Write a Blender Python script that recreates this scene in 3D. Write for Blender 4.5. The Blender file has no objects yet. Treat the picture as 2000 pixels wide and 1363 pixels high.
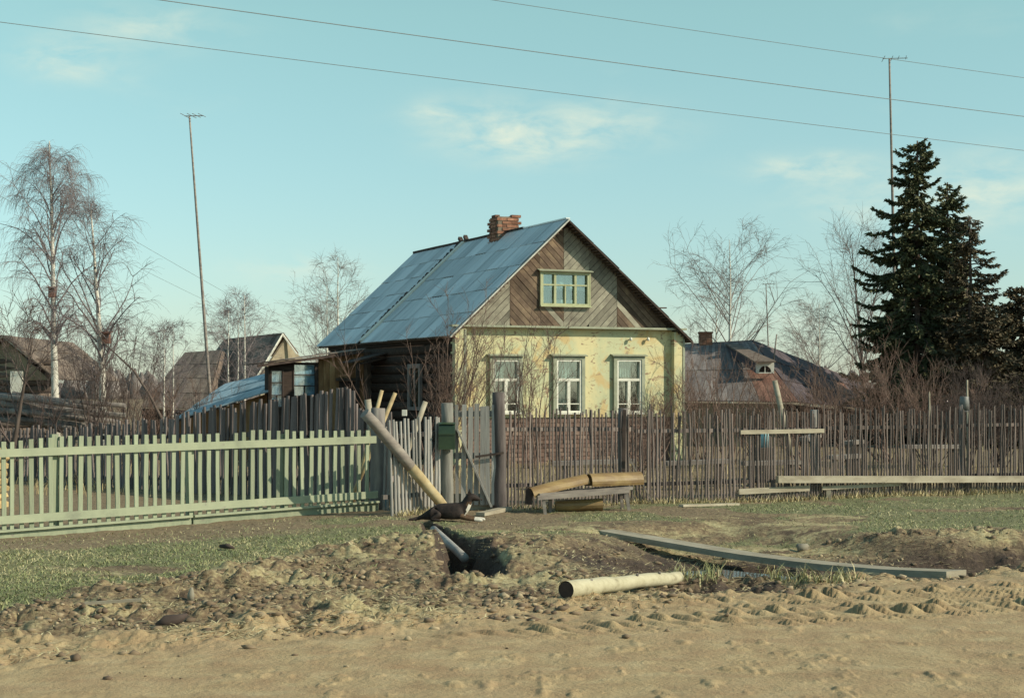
import bpy, math, random
import numpy as np
from mathutils import Vector, Matrix

# ------------------------------------------------------------------ camera, sky, sun, exposure
F, CH, HY = 3130.0, 1.7, 760.0            # focal length in photo pixels, eye height, horizon row
scn = bpy.context.scene
COL = scn.collection
cam = bpy.data.cameras.new('camera'); camo = bpy.data.objects.new('camera', cam); COL.objects.link(camo)
cam.sensor_width = 36; cam.lens = F / 2000 * 36; cam.shift_y = 78.5 / 2000
cam.clip_start = 0.1; cam.clip_end = 6000
camo.location = (0, 0, CH); camo.rotation_euler = (math.radians(90), 0, 0)
scn.camera = camo
S = Vector((0.815, -0.264, 0.53)).normalized()
EL = math.asin(S.z); AZ = math.atan2(S.x, S.y)

w = bpy.data.worlds.new('World'); scn.world = w; w.use_nodes = True
nt = w.node_tree; nt.nodes.clear()
def N(t, **k):
    n = nt.nodes.new(t)
    for a, b in k.items(): setattr(n, a, b)
    return n
def L(a, b): nt.links.new(a, b)
def MA(op, a, b=None, c=None, clamp=False):
    n = N('ShaderNodeMath', operation=op); n.use_clamp = clamp
    for i, v in enumerate((a, b, c)):
        if v is None: continue
        if isinstance(v, (int, float)): n.inputs[i].default_value = v
        else: L(v, n.inputs[i])
    return n.outputs[0]
out = N('ShaderNodeOutputWorld'); bg = N('ShaderNodeBackground'); bg.inputs[1].default_value = 0.112
sky = N('ShaderNodeTexSky', sky_type='NISHITA', sun_disc=False)
sky.sun_elevation = EL; sky.sun_rotation = AZ; sky.air_density = 1.0; sky.dust_density = .3; sky.ozone_density = 1.5
tint = N('ShaderNodeMix', data_type='RGBA', blend_type='MULTIPLY'); tint.inputs[0].default_value = 1
L(sky.outputs[0], tint.inputs[6])
tc = N('ShaderNodeTexCoord'); sx = N('ShaderNodeSeparateXYZ'); L(tc.outputs['Generated'], sx.inputs[0])
az = MA('ARCTAN2', sx.outputs[0], sx.outputs[1]); el = MA('ARCSINE', sx.outputs[2])
tr_ = N('ShaderNodeMapRange'); tr_.inputs[1].default_value = 0.0; tr_.inputs[2].default_value = .23; L(el, tr_.inputs[0])
film = N('ShaderNodeMix', data_type='RGBA'); L(tr_.outputs[0], film.inputs[0]); film.inputs[6].default_value = (.74, .86, 1.0, 1); film.inputs[7].default_value = (1.28, 1.50, 1.06, 1)   # cyan cast of the old slide film
L(film.outputs[2], tint.inputs[7])
cx = N('ShaderNodeCombineXYZ'); L(az, cx.inputs[0]); L(MA('MULTIPLY', el, 2.6), cx.inputs[1])
nz = N('ShaderNodeTexNoise'); nz.inputs['Scale'].default_value = 26; nz.inputs['Detail'].default_value = 8; nz.inputs['Roughness'].default_value = .58; nz.inputs['Distortion'].default_value = .3
L(cx.outputs[0], nz.inputs['Vector'])
nz2 = N('ShaderNodeTexNoise'); nz2.inputs['Scale'].default_value = 5.5; nz2.inputs['Detail'].default_value = 4
L(cx.outputs[0], nz2.inputs['Vector'])
acc = None
for (px, py, rx, ry, st) in [(930, 240, 110, 45, .8), (1040, 278, 120, 40, 1.25), (1150, 240, 90, 40, .7), (1270, 250, 90, 35, .45), (1590, 328, 110, 26, 1.25),
                             (1690, 395, 130, 45, .7), (1920, 375, 120, 60, 1.1), (140, 118, 90, 36, 1.0), (300, 55, 130, 35, .7), (590, 528, 130, 28, .7),
                             (1500, 640, 200, 40, .7), (835, 225, 40, 22, .7)]:
    a0 = math.atan2((px - 1000) / F, 1); r = math.hypot(1, (px - 1000) / F); e0 = math.atan2((HY - py) / F, r)
    dx = MA('DIVIDE', MA('SUBTRACT', az, a0), rx / F); dy = MA('DIVIDE', MA('SUBTRACT', el, e0), ry / F)
    g = MA('EXPONENT', MA('MULTIPLY', MA('ADD', MA('MULTIPLY', dx, dx), MA('MULTIPLY', dy, dy)), -1.0))
    g = MA('MULTIPLY', g, st); acc = g if acc is None else MA('ADD', acc, g)
wide = N('ShaderNodeMapRange'); wide.inputs[1].default_value = .60; wide.inputs[2].default_value = .85; L(nz2.outputs[0], wide.inputs[0])
acc = MA('ADD', acc, MA('MULTIPLY', wide.outputs[0], .4))
nr = N('ShaderNodeMapRange'); nr.inputs[1].default_value = .36; nr.inputs[2].default_value = .72; L(nz.outputs[0], nr.inputs[0])
cl = MA('MULTIPLY', acc, nr.outputs[0]); cl = MA('MULTIPLY', cl, .95, clamp=True)
cm = N('ShaderNodeMix', data_type='RGBA'); L(cl, cm.inputs[0]); L(tint.outputs[2], cm.inputs[6]); cm.inputs[7].default_value = (6.2, 6.9, 5.7, 1)
L(cm.outputs[2], bg.inputs[0]); L(bg.outputs[0], out.inputs[0])

sun = bpy.data.lights.new('sun', 'SUN'); suno = bpy.data.objects.new('sun', sun); COL.objects.link(suno)
sun.energy = 4.7; sun.angle = math.radians(.5); sun.color = (1.0, .89, .68)
suno.rotation_euler = S.to_track_quat('Z', 'Y').to_euler(); suno.location = (20, -20, 30)
vs = scn.view_settings; vs.view_transform = 'Standard'; vs.look = 'None'; vs.exposure = .15; vs.gamma = 1; vs.use_curve_mapping = False
scn.render.engine = 'CYCLES'
scn.render.resolution_x = 1024; scn.render.resolution_y = 697

# ------------------------------------------------------------------ helpers
random.seed(7); rg = np.random.default_rng(11)
U = random.uniform
OFF = {}
def P(px, py, Y): return Vector(((px - 1000) / F * Y, Y, CH + (HY - py) / F * Y))
def tagit(o, label=None, cat=None, group=None, kind=None):
    if label: o['label'] = label
    if cat: o['category'] = cat
    if group: o['group'] = group
    if kind: o['kind'] = kind
    return o
def thing(name, label, cat, loc=(0, 0, 0), rz=0, group=None, local=False):
    o = bpy.data.objects.new(name, None); COL.objects.link(o); o.empty_display_size = .2
    o.location = loc; o.rotation_euler = (0, 0, rz); OFF[o.name] = Vector((0, 0, 0)) if local else Vector(loc)
    return tagit(o, label, cat, group)
def place(o, parent, loc):
    """loc in the thing's frame"""
    o.location = Vector(loc) - (OFF[parent.name] if parent else Vector((0, 0, 0)))
    o.parent = parent; OFF[o.name] = Vector(loc)
def inst(name, me, parent, loc, rot=(0, 0, 0), scale=(1, 1, 1)):
    o = bpy.data.objects.new(name, me); COL.objects.link(o)
    place(o, parent, loc); o.rotation_euler = rot; o.scale = scale
    return o
def raw_mesh(name, V, Fc, mat=None, smooth=False):
    me = bpy.data.meshes.new(name); V = np.asarray(V, dtype=np.float32)
    if isinstance(Fc, np.ndarray):
        k = Fc.shape[1]; me.vertices.add(len(V)); me.vertices.foreach_set('co', V.ravel())
        me.loops.add(Fc.size); me.loops.foreach_set('vertex_index', Fc.ravel().astype(np.int32))
        me.polygons.add(len(Fc)); me.polygons.foreach_set('loop_start', np.arange(0, Fc.size, k, dtype=np.int32))
        try: me.polygons.foreach_set('loop_total', np.full(len(Fc), k, dtype=np.int32))
        except Exception: pass
        me.update(calc_edges=True)
    else:
        me.from_pydata([tuple(map(float, v)) for v in V], [], Fc); me.update()
    if mat: me.materials.append(mat)
    if smooth: me.polygons.foreach_set('use_smooth', np.ones(len(me.polygons), dtype=bool))
    return me
class MB:
    def __init__(s): s.v = []; s.f = []; s.sm = set()
    def add(s, vs_, fs_):
        b = len(s.v); s.v += [tuple(v) for v in vs_]; s.f += [tuple(b + i for i in f) for f in fs_]; return s
    def box(s, a, b):
        (x0, y0, z0), (x1, y1, z1) = a, b
        return s.add([(x0, y0, z0), (x1, y0, z0), (x1, y1, z0), (x0, y1, z0), (x0, y0, z1), (x1, y0, z1), (x1, y1, z1), (x0, y1, z1)],
                     [(0, 3, 2, 1), (4, 5, 6, 7), (0, 1, 5, 4), (1, 2, 6, 5), (2, 3, 7, 6), (3, 0, 4, 7)])
    def beam(s, p0, p1, wd, ht, up=(0, 0, 1), seg=1, wob=0):
        p0, p1 = Vector(p0), Vector(p1); d = (p1 - p0).normalized(); up = Vector(up)
        x = d.cross(up).normalized(); y = x.cross(d).normalized(); vv = []; ff = []
        for i in range(seg + 1):
            c = p0.lerp(p1, i / seg)
            a, b = wd / 2 * (1 + U(-wob, wob)), ht / 2 * (1 + U(-wob, wob))
            vv += [c - x * a - y * b, c + x * a - y * b, c + x * a + y * b, c - x * a + y * b]
        for i in range(seg):
            for k in range(4):
                q = (k + 1) % 4; ff.append((i * 4 + k, i * 4 + q, i * 4 + 4 + q, i * 4 + 4 + k))
        ff += [(3, 2, 1, 0), tuple(seg * 4 + k for k in range(4))]
        return s.add(vv, ff)
    def tube(s, pts, rad, n=8, cap=True):
        pts = [Vector(p) for p in pts]; vv = []; ff = []; K = len(pts)
        if isinstance(rad, (int, float)): rad = [rad] * K
        d0 = (pts[-1] - pts[0]).normalized(); ref = Vector((0, 0, 1)) if abs(d0.z) < .9 else Vector((1, 0, 0))
        for i, p in enumerate(pts):
            d = (pts[min(i + 1, K - 1)] - pts[max(i - 1, 0)]).normalized(); x = d.cross(ref).normalized(); y = x.cross(d)
            for k in range(n):
                t = 2 * math.pi * k / n; vv.append(p + (x * math.cos(t) + y * math.sin(t)) * rad[i])
        for i in range(K - 1):
            for k in range(n):
                q = (k + 1) % n; ff.append((i * n + k, i * n + q, i * n + n + q, i * n + n + k))
        s.sm.update(range(len(s.f), len(s.f) + len(ff)))
        if cap: ff += [tuple(range(n - 1, -1, -1)), tuple((K - 1) * n + k for k in range(n))]
        return s.add(vv, ff)
    def slab(s, quad, th):
        q = [Vector(p) for p in quad]; n = (q[1] - q[0]).cross(q[2] - q[0]).normalized()
        k = len(q); return s.add(q + [p - n * th for p in q], [tuple(range(k)), tuple(range(2 * k - 1, k - 1, -1))] + [(i, i + k, (i + 1) % k + k, (i + 1) % k) for i in range(k)])
    def ext(s, poly, y0, y1):
        k = len(poly); return s.add([(x, y0, z) for x, z in poly] + [(x, y1, z) for x, z in poly], [tuple(range(k)), tuple(range(2 * k - 1, k - 1, -1))] + [(i, i + k, (i + 1) % k + k, (i + 1) % k) for i in range(k)])
    def build(s, name, mat, parent=None, smooth=False, label=None, cat=None, group=None, kind=None):
        V = np.array(s.v, dtype=float); o0 = Vector(((V[:, 0].min() + V[:, 0].max()) / 2, (V[:, 1].min() + V[:, 1].max()) / 2, V[:, 2].min()))
        me = raw_mesh(name, V - np.array(o0), s.f, mat, smooth)
        for i in s.sm: me.polygons[i].use_smooth = True
        o = bpy.data.objects.new(name, me); COL.objects.link(o); place(o, parent, o0)
        return tagit(o, label, cat, group, kind)

# vectorised noise for the terrain
_perm = rg.random((256, 256))
def vn(x, y):
    xi = np.floor(x).astype(int); yi = np.floor(y).astype(int); fx = x - xi; fy = y - yi
    fx = fx * fx * (3 - 2 * fx); fy = fy * fy * (3 - 2 * fy)
    g = lambda i, j: _perm[i & 255, j & 255]
    return (g(xi, yi) * (1 - fx) + g(xi + 1, yi) * fx) * (1 - fy) + (g(xi, yi + 1) * (1 - fx) + g(xi + 1, yi + 1) * fx) * fy
def fbm(x, y, o=4):
    t = 0; a = .5; k = 1.0
    for i in range(o): t = t + a * vn(x * k + 17.3 * i, y * k - 9.1 * i); a *= .5; k *= 2.03
    return t / (1 - .5 ** o)
def billow(x, y, o=3):
    t = 0; a = .5; k = 1.0
    for i in range(o): t = t + a * np.abs(2 * vn(x * k + 31.7 * i, y * k + 5.9 * i) - 1); a *= .5; k *= 2.1
    return t / (1 - .5 ** o)
def sm(x, a, b):
    t = np.clip((x - a) / (b - a), 0, 1); return t * t * (3 - 2 * t)
def ab(X, Y):
    return (X + 1.95) * .867 + (Y - 11.1) * .498, -(X + 1.95) * .498 + (Y - 11.1) * .867
def Q(px, py):
    Y = CH * F / (py - HY); return ((px - 1000) / F * Y, Y)
TR = [Q(822, 1014), Q(850, 1032), Q(880, 1056), Q(910, 1088), Q(925, 1112), Q(938, 1126)]
TW = [.05, .13, .20, .26, .27, .20]
def trench(X, Y):
    best = np.full(np.shape(X), 9.0); wd = np.full(np.shape(X), .2)
    for i in range(len(TR) - 1):
        ax, ay = TR[i]; bx, by = TR[i + 1]; dx, dy = bx - ax, by - ay
        t = np.clip(((X - ax) * dx + (Y - ay) * dy) / (dx * dx + dy * dy), 0, 1)
        d = np.hypot(X - ax - t * dx, Y - ay - t * dy); m = d < best
        best = np.where(m, d, best); wd = np.where(m, TW[i] + (TW[i + 1] - TW[i]) * t, wd)
    return best, wd
def bedge(a): return np.interp(a, [-8, -5, -.85, .8, 2.1, 3.3, 5, 6, 7, 10, 14, 20], [1.9, 2.0, 2.2, 3.3, 4.3, 5.2, 5.3, 5.3, 4.6, 3.0, 2.3, 2.3])
def ditch(a): return np.interp(a, [4, 5.3, 6.5, 8, 10, 16], [2.4, 2.5, 2.4, 1.6, 1.2, 1.2]), np.interp(a, [4, 5.3, 6.6, 8, 10], [.9, 1.2, 1.9, 1.1, .85])
def zones(X, Y):
    a, b = ab(X, Y); be = bedge(a) + (fbm(X * 1.3, Y * 1.3, 3) - .5) * 1.3
    rough = sm(b, -.9 + .5 * sm(a, 2, 5), .5) * (1 - sm(b, be - .35, be + .35))
    near = 1 - sm(Y, 24.5, 27)
    grass = sm(b, be - .1, be + .5) * (1 - sm(b, 8.2, 9.6))
    patch = fbm(X * .8 + 5, Y * .8, 4)
    lef = 1 - sm(a, 3.0, 5.0)
    worn = lef * sm(b, 6.4, 7.4)                       # trodden strip in front of the green fence
    gate = np.exp(-(((X + .3) / 1.3) ** 2 + ((Y - 21.6) / 1.2) ** 2))
    grass = grass * sm(patch + .05 * lef, .36, .54) * (1 - .75 * worn) * (1 - gate)
    dc, hw = ditch(a)
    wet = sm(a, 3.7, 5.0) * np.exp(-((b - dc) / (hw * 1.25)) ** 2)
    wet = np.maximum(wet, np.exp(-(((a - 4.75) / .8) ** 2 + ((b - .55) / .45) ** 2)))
    td, tw = trench(X, Y); ins = (1 - sm(td, tw * .9, tw * 1.5)) * sm(tw, .05, .12); grass = grass * (1 - ins); wet = np.maximum(wet, ins)  # trench shade painted in: its inside joins the dark mud mask
    return a, b, rough, grass, wet, near
PA, PB = Q(1158, 1030), Q(1868, 1117)
def plank_z(t, X_, Y_):
    px = 1000 + X_ / Y_ * F; py = np.interp(px, [1158, 1300, 1450, 1600, 1750, 1868], [1030, 1054, 1079, 1098, 1110, 1114]); return CH + (HY - py) / F * Y_
def height(X, Y):
    X = np.asarray(X, float); Y = np.asarray(Y, float)
    a, b, rough, grass, wet, near = zones(X, Y)
    z = -.11 * sm(-X, 2, 6) * sm(Y, 16, 19.5)
    z = z + (fbm(X * .5, Y * .5, 3) - .5) * .10 * sm(b, .5, 2) * near
    z = z + rough * (.40 + .95 * sm(fbm(X * .9 + 3, Y * 1.5, 3), .35, .65)) * (.12 * (billow(X * 2.2, Y * 2.2, 4) - .25) + .085 * (billow(X * 6.5, Y * 6.5, 4) - .3))
    lefth = (1 - sm(a, 3.8, 4.8)) * np.exp(-((b - bedge(a) + .6) / .8) ** 2)
    z = z + lefth * sm(a, -1.5, 1.5) * (.05 + .15 * (billow(X * 3.1 + 4, Y * 3.1, 3) - .3))
    mid = np.exp(-(((a - 4.6) / 1.2) ** 2 + ((b - 3.9) / 1.1) ** 2)); z = z + mid * .12 * (.4 + billow(X * 2.6, Y * 2.6, 3))
    z = z + (1 - rough) * near * sm(b, 0, 1) * (.022 * (fbm(X * 6, Y * 6, 3) - .5) + .012 * (fbm(X * 22, Y * 22, 2) - .5))
    dc, hw = ditch(a)
    z = z - .34 * sm(a, 4.2, 5.8) * np.exp(-((b - dc) / hw) ** 4)
    z = z - .14 * np.exp(-(((a - 4.75) / .75) ** 2 + ((b - .55) / .42) ** 2))
    # road: smooth with two bands of tyre lug prints
    road = 1 - sm(b, -.4, .5)
    z = z + road * (.016 * (fbm(X * 1.6, Y * 1.6, 3) - .5) + .012 * (fbm(X * 5, Y * 5, 2) - .5) + .002 * (fbm(X * 30, Y * 30, 2) - .5))
    for (x0_, y0_, s0_, s1_, per, dep, wid) in ((.18, 11.27, -1.6, 9, .185, .060, .10), (.10, 11.52, -1.2, 9, .17, .045, .08), (.3, 11.05, -1.0, 9, .12, .03, .07), (3.0, 13.28, -2.6, 7, .17, .060, .09), (2.4, 12.75, -2, 8, .13, .03, .16), (2.2, 10.9, 1.2, 8, .22, .025, .14)):
        s_ = (X - x0_) * .94 + (Y - y0_) * .34; r_ = -(X - x0_) * .34 + (Y - y0_) * .94 + .10 * (vn(X * .8, Y * 0 + y0_) - .5)
        q = (s_ + r_ * .5 + .07 * vn(s_ * 3.3, r_ * 3.0 + y0_)) / per; i = np.floor(q); f = q - i; rnd = _perm[(i.astype(int) * 7 + int(y0_ * 31)) & 255, 3]; rn2 = _perm[(i.astype(int) * 5 + int(y0_ * 17)) & 255, 9]
        saw = sm(f, .0, .14) * (1 - sm(f, .25, .95)) - .35 * np.exp(-((f - .97) / .08) ** 2)
        z = z + dep * saw * (.15 + 1.1 * rnd) * (.6 + .8 * vn(X * 11, Y * 11)) * np.exp(-(np.abs(r_ - (rn2 - .5) * .1) / wid) ** 3) * sm(s_, s0_, s0_ + 2) * (1 - sm(s_, s1_, s1_ + 2)) * (.5 + .5 * road)
    z = z + road * (.020 * (fbm(b * 1.1 + .25 * fbm(a * .4, b * .4, 2), a * .07, 3) - .5) + .018 * sm(billow(X * 6, Y * 4, 3), .45, .8) * sm(fbm(X * .7, Y * .9, 2), .42, .6))
    z = z + .05 * sm(b, -1.2, -.2) * (1 - sm(b, .1, .6)) * (billow(X * 3, Y * 3, 3) - .2)
    d, wd = trench(X, Y)
    dn = d + .16 * (fbm(X * 3, Y * 3, 2) - .5)
    z = z - .46 * (1 - sm(dn, wd * .25, wd * 1.35)) * sm(wd, .04, .14)
    dx, dy = PB[0] - PA[0], PB[1] - PA[1]; ln = math.hypot(dx, dy)
    t = ((X - PA[0]) * dx + (Y - PA[1]) * dy) / ln ** 2; sd = ((X - PA[0]) * dy - (Y - PA[1]) * dx) / ln      # below the footbridge plank the bank falls away
    tc_ = np.clip(t, 0, 1); cap = plank_z(tc_, PA[0] + dx * tc_, PA[1] + dy * tc_) - .075 - .10 * np.sin(np.pi * tc_) * (1 - np.clip(-sd / 2, 0, 1)) + .05 * (billow(X * 5, Y * 5, 3) - .4)
    m = sm(t, .01, .12) * (1 - sm(t, .90, 1.0)) * sm(sd, -1.7, -1.0) * (1 - sm(sd, .25, .7)); m2 = sm(t, .01, .12) * (1 - sm(t, .90, 1.0)) * (1 - sm(sd, .25, .6)) * sm(sd, -2.2, -1.4)
    m = np.maximum(m, m2) if PA[0] < PB[0] else m
    z = z * (1 - m) + np.minimum(z, cap) * m
    return z
def gz(x, y): return float(height(np.array([x]), np.array([y]))[0])
def G(px, py):
    """point where the sight line meets the ground"""
    Y0 = CH * F / (py - HY); lo, hi = Y0 * .72, Y0 * 1.35; Ys = np.linspace(lo, hi, 240)
    Xs = (px - 1000) / F * Ys; zz = CH + (HY - py) / F * Ys; h = height(Xs, Ys); k = np.argmax(zz <= h)
    return Vector((Xs[k], Ys[k], h[k]))

# ------------------------------------------------------------------ materials
def node_mat(name):
    m = bpy.data.materials.new(name); m.use_nodes = True; t = m.node_tree; b = t.nodes['Principled BSDF']
    return m, t, b
def c4(c): return (c[0], c[1], c[2], 1)
def surf(name, stops, scale=(4, 4, 4), detail=6, rough=.85, bump=.3, bscale=None, metallic=0, rnd=.25, spots=None, dist=0, spec=.3, coord='Object', bdist=.01):
    """noise-driven colour ramp in object space, shifted and dimmed per object"""
    m, t, b = node_mat(name); n = t.nodes.new; l = t.links.new
    tc_ = n('ShaderNodeTexCoord'); oi = n('ShaderNodeObjectInfo'); mp = n('ShaderNodeMapping'); mp.inputs['Scale'].default_value = scale
    va = n('ShaderNodeVectorMath'); va.operation = 'ADD'; sc = n('ShaderNodeVectorMath'); sc.operation = 'SCALE'
    cb = n('ShaderNodeCombineXYZ'); l(oi.outputs['Random'], cb.inputs[0]); l(oi.outputs['Random'], cb.inputs[1]); l(cb.outputs[0], sc.inputs[0]); sc.inputs['Scale'].default_value = 37
    l(tc_.outputs[coord], mp.inputs[0]); l(mp.outputs[0], va.inputs[0]); l(sc.outputs[0], va.inputs[1])
    nz_ = n('ShaderNodeTexNoise'); nz_.inputs['Scale'].default_value = 1; nz_.inputs['Detail'].default_value = detail; nz_.inputs['Roughness'].default_value = .62; nz_.inputs['Distortion'].default_value = dist
    l(va.outputs[0], nz_.inputs['Vector'])
    r = n('ShaderNodeValToRGB'); e = r.color_ramp.elements
    while len(e) < len(stops): e.new(.5)
    for i, (p_, c_) in enumerate(stops): e[i].position = p_; e[i].color = c4(c_)
    l(nz_.outputs[0], r.inputs[0]); col = r.outputs[0]
    if spots:
        sc_, thr, c_ = spots; z2 = n('ShaderNodeTexNoise'); z2.inputs['Scale'].default_value = sc_; z2.inputs['Detail'].default_value = 5; l(tc_.outputs[coord], z2.inputs['Vector'])
        mr = n('ShaderNodeMapRange'); mr.inputs[1].default_value = thr; mr.inputs[2].default_value = thr + .07; l(z2.outputs[0], mr.inputs[0])
        mx = n('ShaderNodeMix'); mx.data_type = 'RGBA'; l(mr.outputs[0], mx.inputs[0]); l(col, mx.inputs[6]); mx.inputs[7].default_value = c4(c_); col = mx.outputs[2]
    mr = n('ShaderNodeMapRange'); mr.inputs[3].default_value = .86 * (1 - rnd); mr.inputs[4].default_value = .86 * (1 + rnd); l(oi.outputs['Random'], mr.inputs[0])
    hs = n('ShaderNodeHueSaturation'); l(mr.outputs[0], hs.inputs['Value']); l(col, hs.inputs['Color']); l(hs.outputs[0], b.inputs['Base Color'])
    b.inputs['Roughness'].default_value = rough; b.inputs['Metallic'].default_value = metallic; b.inputs['Specular IOR Level'].default_value = spec
    if bump:
        bp = n('ShaderNodeBump'); bp.inputs['Strength'].default_value = bump; bp.inputs['Distance'].default_value = bdist; l(nz_.outputs[0], bp.inputs['Height']); l(bp.outputs[0], b.inputs['Normal'])
    return m
GRZ = (14, 14, 1.2)
M = {}
M['grey_wood'] = surf('weathered_grey_wood', [(.25, (.10, .085, .085)), (.5, (.20, .175, .165)), (.75, (.31, .28, .25))], (40, 40, 2.5), rough=.9, rnd=.35)
M['stick'] = surf('weathered_fence_stick', [(.25, (.075, .056, .056)), (.5, (.16, .128, .12)), (.75, (.33, .28, .235))], (40, 40, 3), rough=.9, rnd=.4)
M['pale_picket'] = surf('pale_weathered_picket', [(.25, (.15, .135, .13)), (.45, (.31, .295, .28)), (.75, (.50, .49, .45))], (12, 12, 4), rough=.9, rnd=.25)
M['old_picket'] = surf('old_dark_paling', [(.25, (.10, .078, .078)), (.5, (.20, .165, .16)), (.8, (.36, .31, .28))], (40, 40, 2.5), rough=.9, rnd=.4)
M['green_paint'] = surf('faded_green_paint', [(.22, (.18, .20, .15)), (.42, (.29, .33, .23)), (.7, (.38, .41, .28)), (.85, (.44, .44, .34))], (9, 9, 3), rough=.75, rnd=.24, bump=.25, spots=(7, .62, (.25, .235, .20)))
M['green_rail'] = surf('faded_green_rail_paint', [(.22, (.22, .23, .18)), (.42, (.35, .385, .27)), (.7, (.43, .46, .32)), (.85, (.50, .49, .39))], (3, 3, 3), rough=.75, rnd=.06, bump=.2, spots=(6, .64, (.30, .285, .24)))
M['post'] = surf('weathered_post', [(.25, (.10, .085, .085)), (.5, (.20, .18, .17)), (.8, (.36, .33, .28))], (9, 9, 1.5), rough=.92, rnd=.15, bump=.6)
M['peeled'] = surf('peeled_log', [(.25, (.26, .18, .10)), (.5, (.46, .36, .20)), (.8, (.60, .52, .34))], (5, 5, 5), rough=.8, rnd=.1, bump=.3)
M['pale_board'] = surf('pale_new_board', [(.25, (.24, .20, .15)), (.5, (.40, .355, .27)), (.8, (.51, .47, .38))], (3, 3, 8), rough=.85, rnd=.15)
M['grey_board'] = surf('grey_plank', [(.25, (.14, .12, .115)), (.5, (.26, .225, .20)), (.8, (.38, .34, .29))], (3, 3, 9), rough=.85, rnd=.2)
M['gable_dark'] = surf('brown_gable_plank', [(.22, (.07, .045, .035)), (.5, (.15, .105, .075)), (.75, (.27, .20, .13))], (3.5, 3.5, 3.5), rough=.85, rnd=.35)
M['gable_light'] = surf('silvered_gable_plank', [(.22, (.13, .115, .095)), (.5, (.26, .24, .19)), (.75, (.38, .36, .28))], (3.5, 3.5, 3.5), rough=.85, rnd=.25)
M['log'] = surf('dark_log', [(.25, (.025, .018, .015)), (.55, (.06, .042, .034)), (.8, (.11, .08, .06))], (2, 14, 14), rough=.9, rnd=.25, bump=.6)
M['trim'] = surf('grey_green_trim', [(.25, (.24, .26, .19)), (.6, (.38, .40, .30))], (6, 6, 6), rough=.7, rnd=.05)
M['olive'] = surf('olive_window_paint', [(.25, (.32, .34, .19)), (.6, (.47, .49, .30))], (6, 6, 6), rough=.6, rnd=.05, bump=.1)
M['white'] = surf('chalky_white_paint', [(.2, (.60, .59, .50)), (.6, (.80, .79, .70))], (9, 9, 9), rough=.6, rnd=.04, bump=.1)
M['roof_metal'] = surf('galvanised_roof_sheet', [(.25, (.42, .47, .50)), (.45, (.62, .67, .69)), (.75, (.78, .81, .82))], (2.5, .5, .5), rough=.4, metallic=.25, rnd=.22, bump=.1, spots=(1.8, .64, (.36, .35, .34)))
M['roof_old'] = surf('old_blue_roof_sheet', [(.25, (.20, .30, .37)), (.5, (.32, .44, .52)), (.75, (.40, .50, .56))], (1.4, .5, .5), rough=.5, metallic=.3, rnd=.18, bump=.1)
M['tar'] = surf('tarred_wood', [(.3, (.035, .026, .024)), (.7, (.09, .065, .055))], (6, 6, 6), rough=.9, rnd=.3)  # dark tone for tarred parts, also used where shade is painted
M['underside'] = surf('dark_roof_boards', [(.3, (.06, .042, .034)), (.7, (.14, .10, .075))], (4, 4, 4), rough=.9, rnd=.3)
M['ribbon'] = surf('pale_batten', [(.3, (.50, .50, .45)), (.7, (.74, .73, .66))], (5, 5, 5), rough=.8, rnd=.1)
M['brick'] = surf('old_brick', [(.25, (.13, .065, .045)), (.5, (.27, .13, .085)), (.8, (.42, .25, .17))], (7, 7, 7), rough=.95, rnd=.4)
M['pink_brick'] = surf('pink_foundation', [(.25, (.13, .085, .075)), (.5, (.22, .145, .12)), (.8, (.32, .25, .20))], (3, 3, 6), rough=.95, rnd=.2)
M['mortar'] = surf('mortar', [(.3, (.16, .13, .10)), (.7, (.26, .21, .16))], (8, 8, 8), rough=.95, rnd=.0)
M['rust_plank'] = surf('rusty_brown_plank', [(.25, (.11, .055, .025)), (.5, (.30, .17, .08)), (.8, (.50, .36, .19))], (5, 5, 1.2), rough=.85, rnd=.3)
M['dark_plank'] = surf('dark_shingle_wood', [(.25, (.10, .075, .062)), (.55, (.18, .14, .115)), (.8, (.26, .21, .165))], (4, 4, 4), rough=.9, rnd=.35)
M['grey_roof'] = surf('grey_roof_boards', [(.25, (.12, .10, .10)), (.55, (.21, .185, .18)), (.8, (.32, .29, .27))], (2, 2, 2), rough=.9, rnd=.25)
M['purple_roof'] = surf('dark_felt_roof', [(.25, (.05, .04, .05)), (.55, (.095, .075, .085)), (.8, (.15, .115, .115))], (1.5, 1.5, 1.5), rough=.85, rnd=.25)
M['rust_roof'] = surf('rust_red_roof_sheet', [(.25, (.13, .06, .045)), (.55, (.23, .12, .09)), (.8, (.32, .19, .14))], (2, 2, 2), rough=.8, rnd=.2)
M['ochre'] = surf('pale_ochre_wall', [(.3, (.24, .20, .14)), (.7, (.38, .33, .23))], (3, 3, 3), rough=.9, rnd=.1)
M['pipe_rust'] = surf('rusty_tan_clay_pipe', [(.22, (.12, .07, .035)), (.45, (.24, .15, .065)), (.62, (.35, .24, .10)), (.85, (.46, .37, .19))], (1.5, 6, 6), rough=.5, rnd=.12, bump=.2, spec=.5)
M['trough'] = surf('grey_pipe', [(.3, (.30, .28, .27)), (.7, (.48, .46, .43))], (5, 5, 5), rough=.7, rnd=.1)
M['mailbox'] = surf('dark_green_enamel', [(.3, (.022, .042, .022)), (.7, (.045, .075, .035))], (6, 6, 6), rough=.32, rnd=0, bump=.1, spec=.5)
M['metal'] = surf('grey_metal', [(.3, (.14, .14, .14)), (.7, (.26, .26, .26))], (9, 9, 9), rough=.6, metallic=.4, rnd=.1)
M['wire'] = surf('dull_wire', [(.3, (.16, .18, .19)), (.7, (.22, .25, .26))], (9, 9, 9), rough=.6, rnd=0, bump=0)
M['stone'] = surf('field_stone', [(.3, (.18, .16, .13)), (.7, (.34, .31, .24))], (9, 9, 9), rough=.9, rnd=.2)
M['twig_birch'] = surf('birch_twigs', [(.3, (.19, .155, .165)), (.7, (.30, .26, .26))], (2, 2, 2), rough=.9, rnd=.1, bump=0)
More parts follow.
